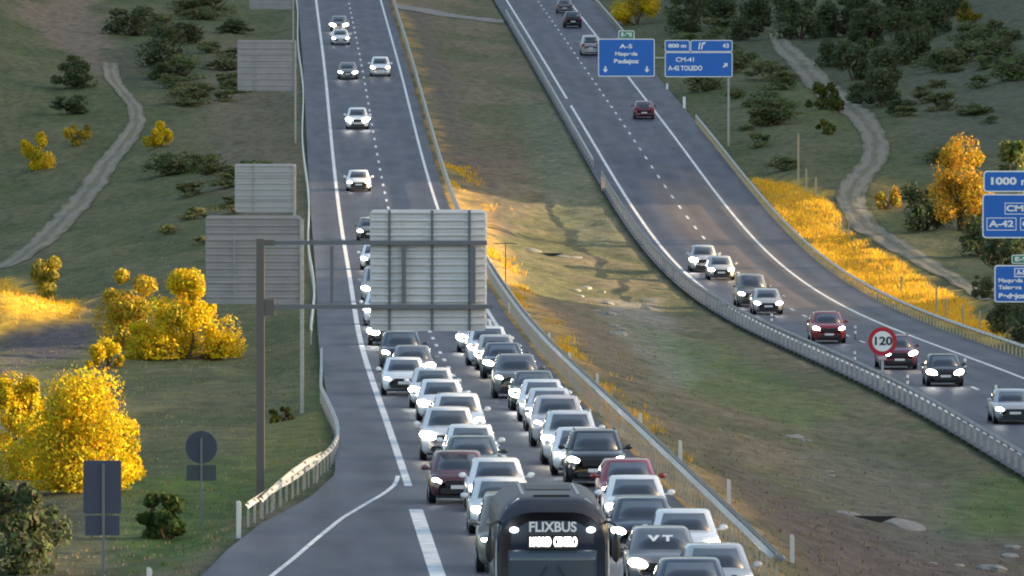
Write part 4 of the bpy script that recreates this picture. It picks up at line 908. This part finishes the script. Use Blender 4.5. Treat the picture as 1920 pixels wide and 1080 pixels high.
# grasses: nobody could count these
def grass(name, n, pick, hmin, hmax, wid, colf, mname):
    rnd = random.Random(99); V = []; Fc = []; Cc = []
    k = 0; tries = 0
    while k < n and tries < n*30:
        tries += 1; p = pick(rnd)
        if p is None: continue
        x, y = p; z = terr(x, y); c0 = colf(x, y, rnd)
        for b in range(3):
            a = rnd.uniform(0, 6.3); h = rnd.uniform(hmin, hmax); w = wid*rnd.uniform(.6, 1.4); dx, dy = math.cos(a), math.sin(a); bx, by = x+rnd.gauss(0, .12), y+rnd.gauss(0, .12); lx, ly = rnd.gauss(0, .3)*h, rnd.gauss(0, .3)*h
            o = len(V); V += [(bx-dx*w, by-dy*w, z-.03), (bx+dx*w, by+dy*w, z-.03), (bx+lx, by+ly, z+h)]; Fc.append((o, o+1, o+2)); cc = tuple(q*rnd.uniform(.8, 1.2) for q in c0); Cc += [cc]*3
        k += 1
    mb = MB(); mb.v, mb.f, mb.c = V, Fc, Cc
    return tag(mb.build(name, attr_mat(mname, .9, amt=0., trans=.5)), kind='stuff')
def pick_any(rnd):
    y = 255+(1180-255)*rnd.random()**1.4; hwid = 960/F*y*1.1+4; x = rnd.uniform(-hwid, hwid)
    return None if off_road(np.float64(x), np.float64(y)) < .35 else (x, y)
grass('short_grass', 24000, pick_any, .04, .12, .03, lambda x, y, r: TCat(x, y)*r.uniform(1.4, 1.9) if r.random() < .55 else np.array([.30, .26, .15])*r.uniform(.7, 1.2), 'short_grass_blades')
STRIP = world_poly([(1408, 332), (1480, 345), (1555, 380), (1600, 445), (1700, 500), (1850, 600), (1880, 640), (1740, 592), (1620, 547), (1540, 482), (1470, 412)])
def in_poly(P, x, y):
    c = False
    for i in range(len(P)):
        (x0, y0), (x1, y1) = P[i], P[(i+1) % len(P)]
        if (y0 > y) != (y1 > y) and x < (x1-x0)*(y-y0)/(y1-y0)+x0: c = not c
    return c
BANK = world_poly([(0, 525), (50, 550), (150, 565), (150, 600), (60, 600), (0, 615)])
def pick_gold(rnd):
    if rnd.random() < .68:
        lo, hi = STRIP.min(0), STRIP.max(0); x, y = rnd.uniform(lo[0], hi[0]), rnd.uniform(lo[1], hi[1])
        return (x, y) if in_poly(STRIP, x, y) and off_road(np.float64(x), np.float64(y)) > .2 and TCat(x, y)[0] > .24 else None
    if rnd.random() < .3:
        lo, hi = BANK.min(0), BANK.max(0); x, y = rnd.uniform(lo[0], hi[0]), rnd.uniform(lo[1], hi[1]); return (x, y) if in_poly(BANK, x, y) else None
    y = rnd.uniform(390, 830); s = 5.1+abs(rnd.gauss(0, 1.0))
    if noise.noise((s*.5, y*.06, 3)) < .2: return None
    return (float(XL(y))+s, y)
grass('dry_grass', 11000, pick_gold, .08, .34, .04, lambda x, y, r: r.choice(((.74, .43, .03), (.66, .38, .05), (.80, .50, .04), (.5, .31, .06))), 'sun_tinted_dry_grass')  # dry blades with low sunlight mixed into their colours

# ------------------------------------------------------------------ light, sky, camera
SUN_EL, SUN_AZ = R(9.0), R(-6.0)               # low evening sun from the right, a little beyond the subject
d = Vector((math.cos(SUN_EL)*math.cos(SUN_AZ), -math.cos(SUN_EL)*math.sin(SUN_AZ), math.sin(SUN_EL)))
sl = bpy.data.lights.new('sun', 'SUN'); sl.energy = 4.5; sl.angle = R(.5); sl.color = (1, .74, .40); so = link('sun', sl); so.rotation_euler = d.to_track_quat('Z', 'Y').to_euler(); so.location = (100, 0, 100)
W = bpy.data.worlds.new('World'); scene.world = W; W.use_nodes = True; nt = W.node_tree; bg = nt.nodes['Background']
sky = nt.nodes.new('ShaderNodeTexSky'); sky.sky_type = 'NISHITA'; sky.sun_disc = False; sky.sun_elevation = SUN_EL; sky.sun_rotation = math.atan2(d.x, d.y); sky.ozone_density = 0.0; sky.dust_density = 2.0; sky.air_density = .8
nt.links.new(sky.outputs[0], bg.inputs[0]); bg.inputs[1].default_value = .15
cam = bpy.data.cameras.new('camera'); cam.sensor_width = 36; cam.lens = 36*F/1920; cam.clip_start = 1; cam.clip_end = 5000
co = link('camera', cam, None, (0, 0, CAMZ)); co.rotation_euler = (R(90)-math.atan(600/F), 0, 0); scene.camera = co
scene.view_settings.view_transform = 'Standard'; scene.view_settings.look = 'None'; scene.view_settings.exposure = 1.68; scene.view_settings.gamma = 1
scene.cycles.use_denoising = True
scene.cycles.max_bounces = 5; scene.cycles.diffuse_bounces = 2; scene.cycles.glossy_bounces = 2; scene.cycles.sample_clamp_indirect = 3; scene.cycles.transparent_max_bounces = 4
scene.cycles.filter_width = 2.0
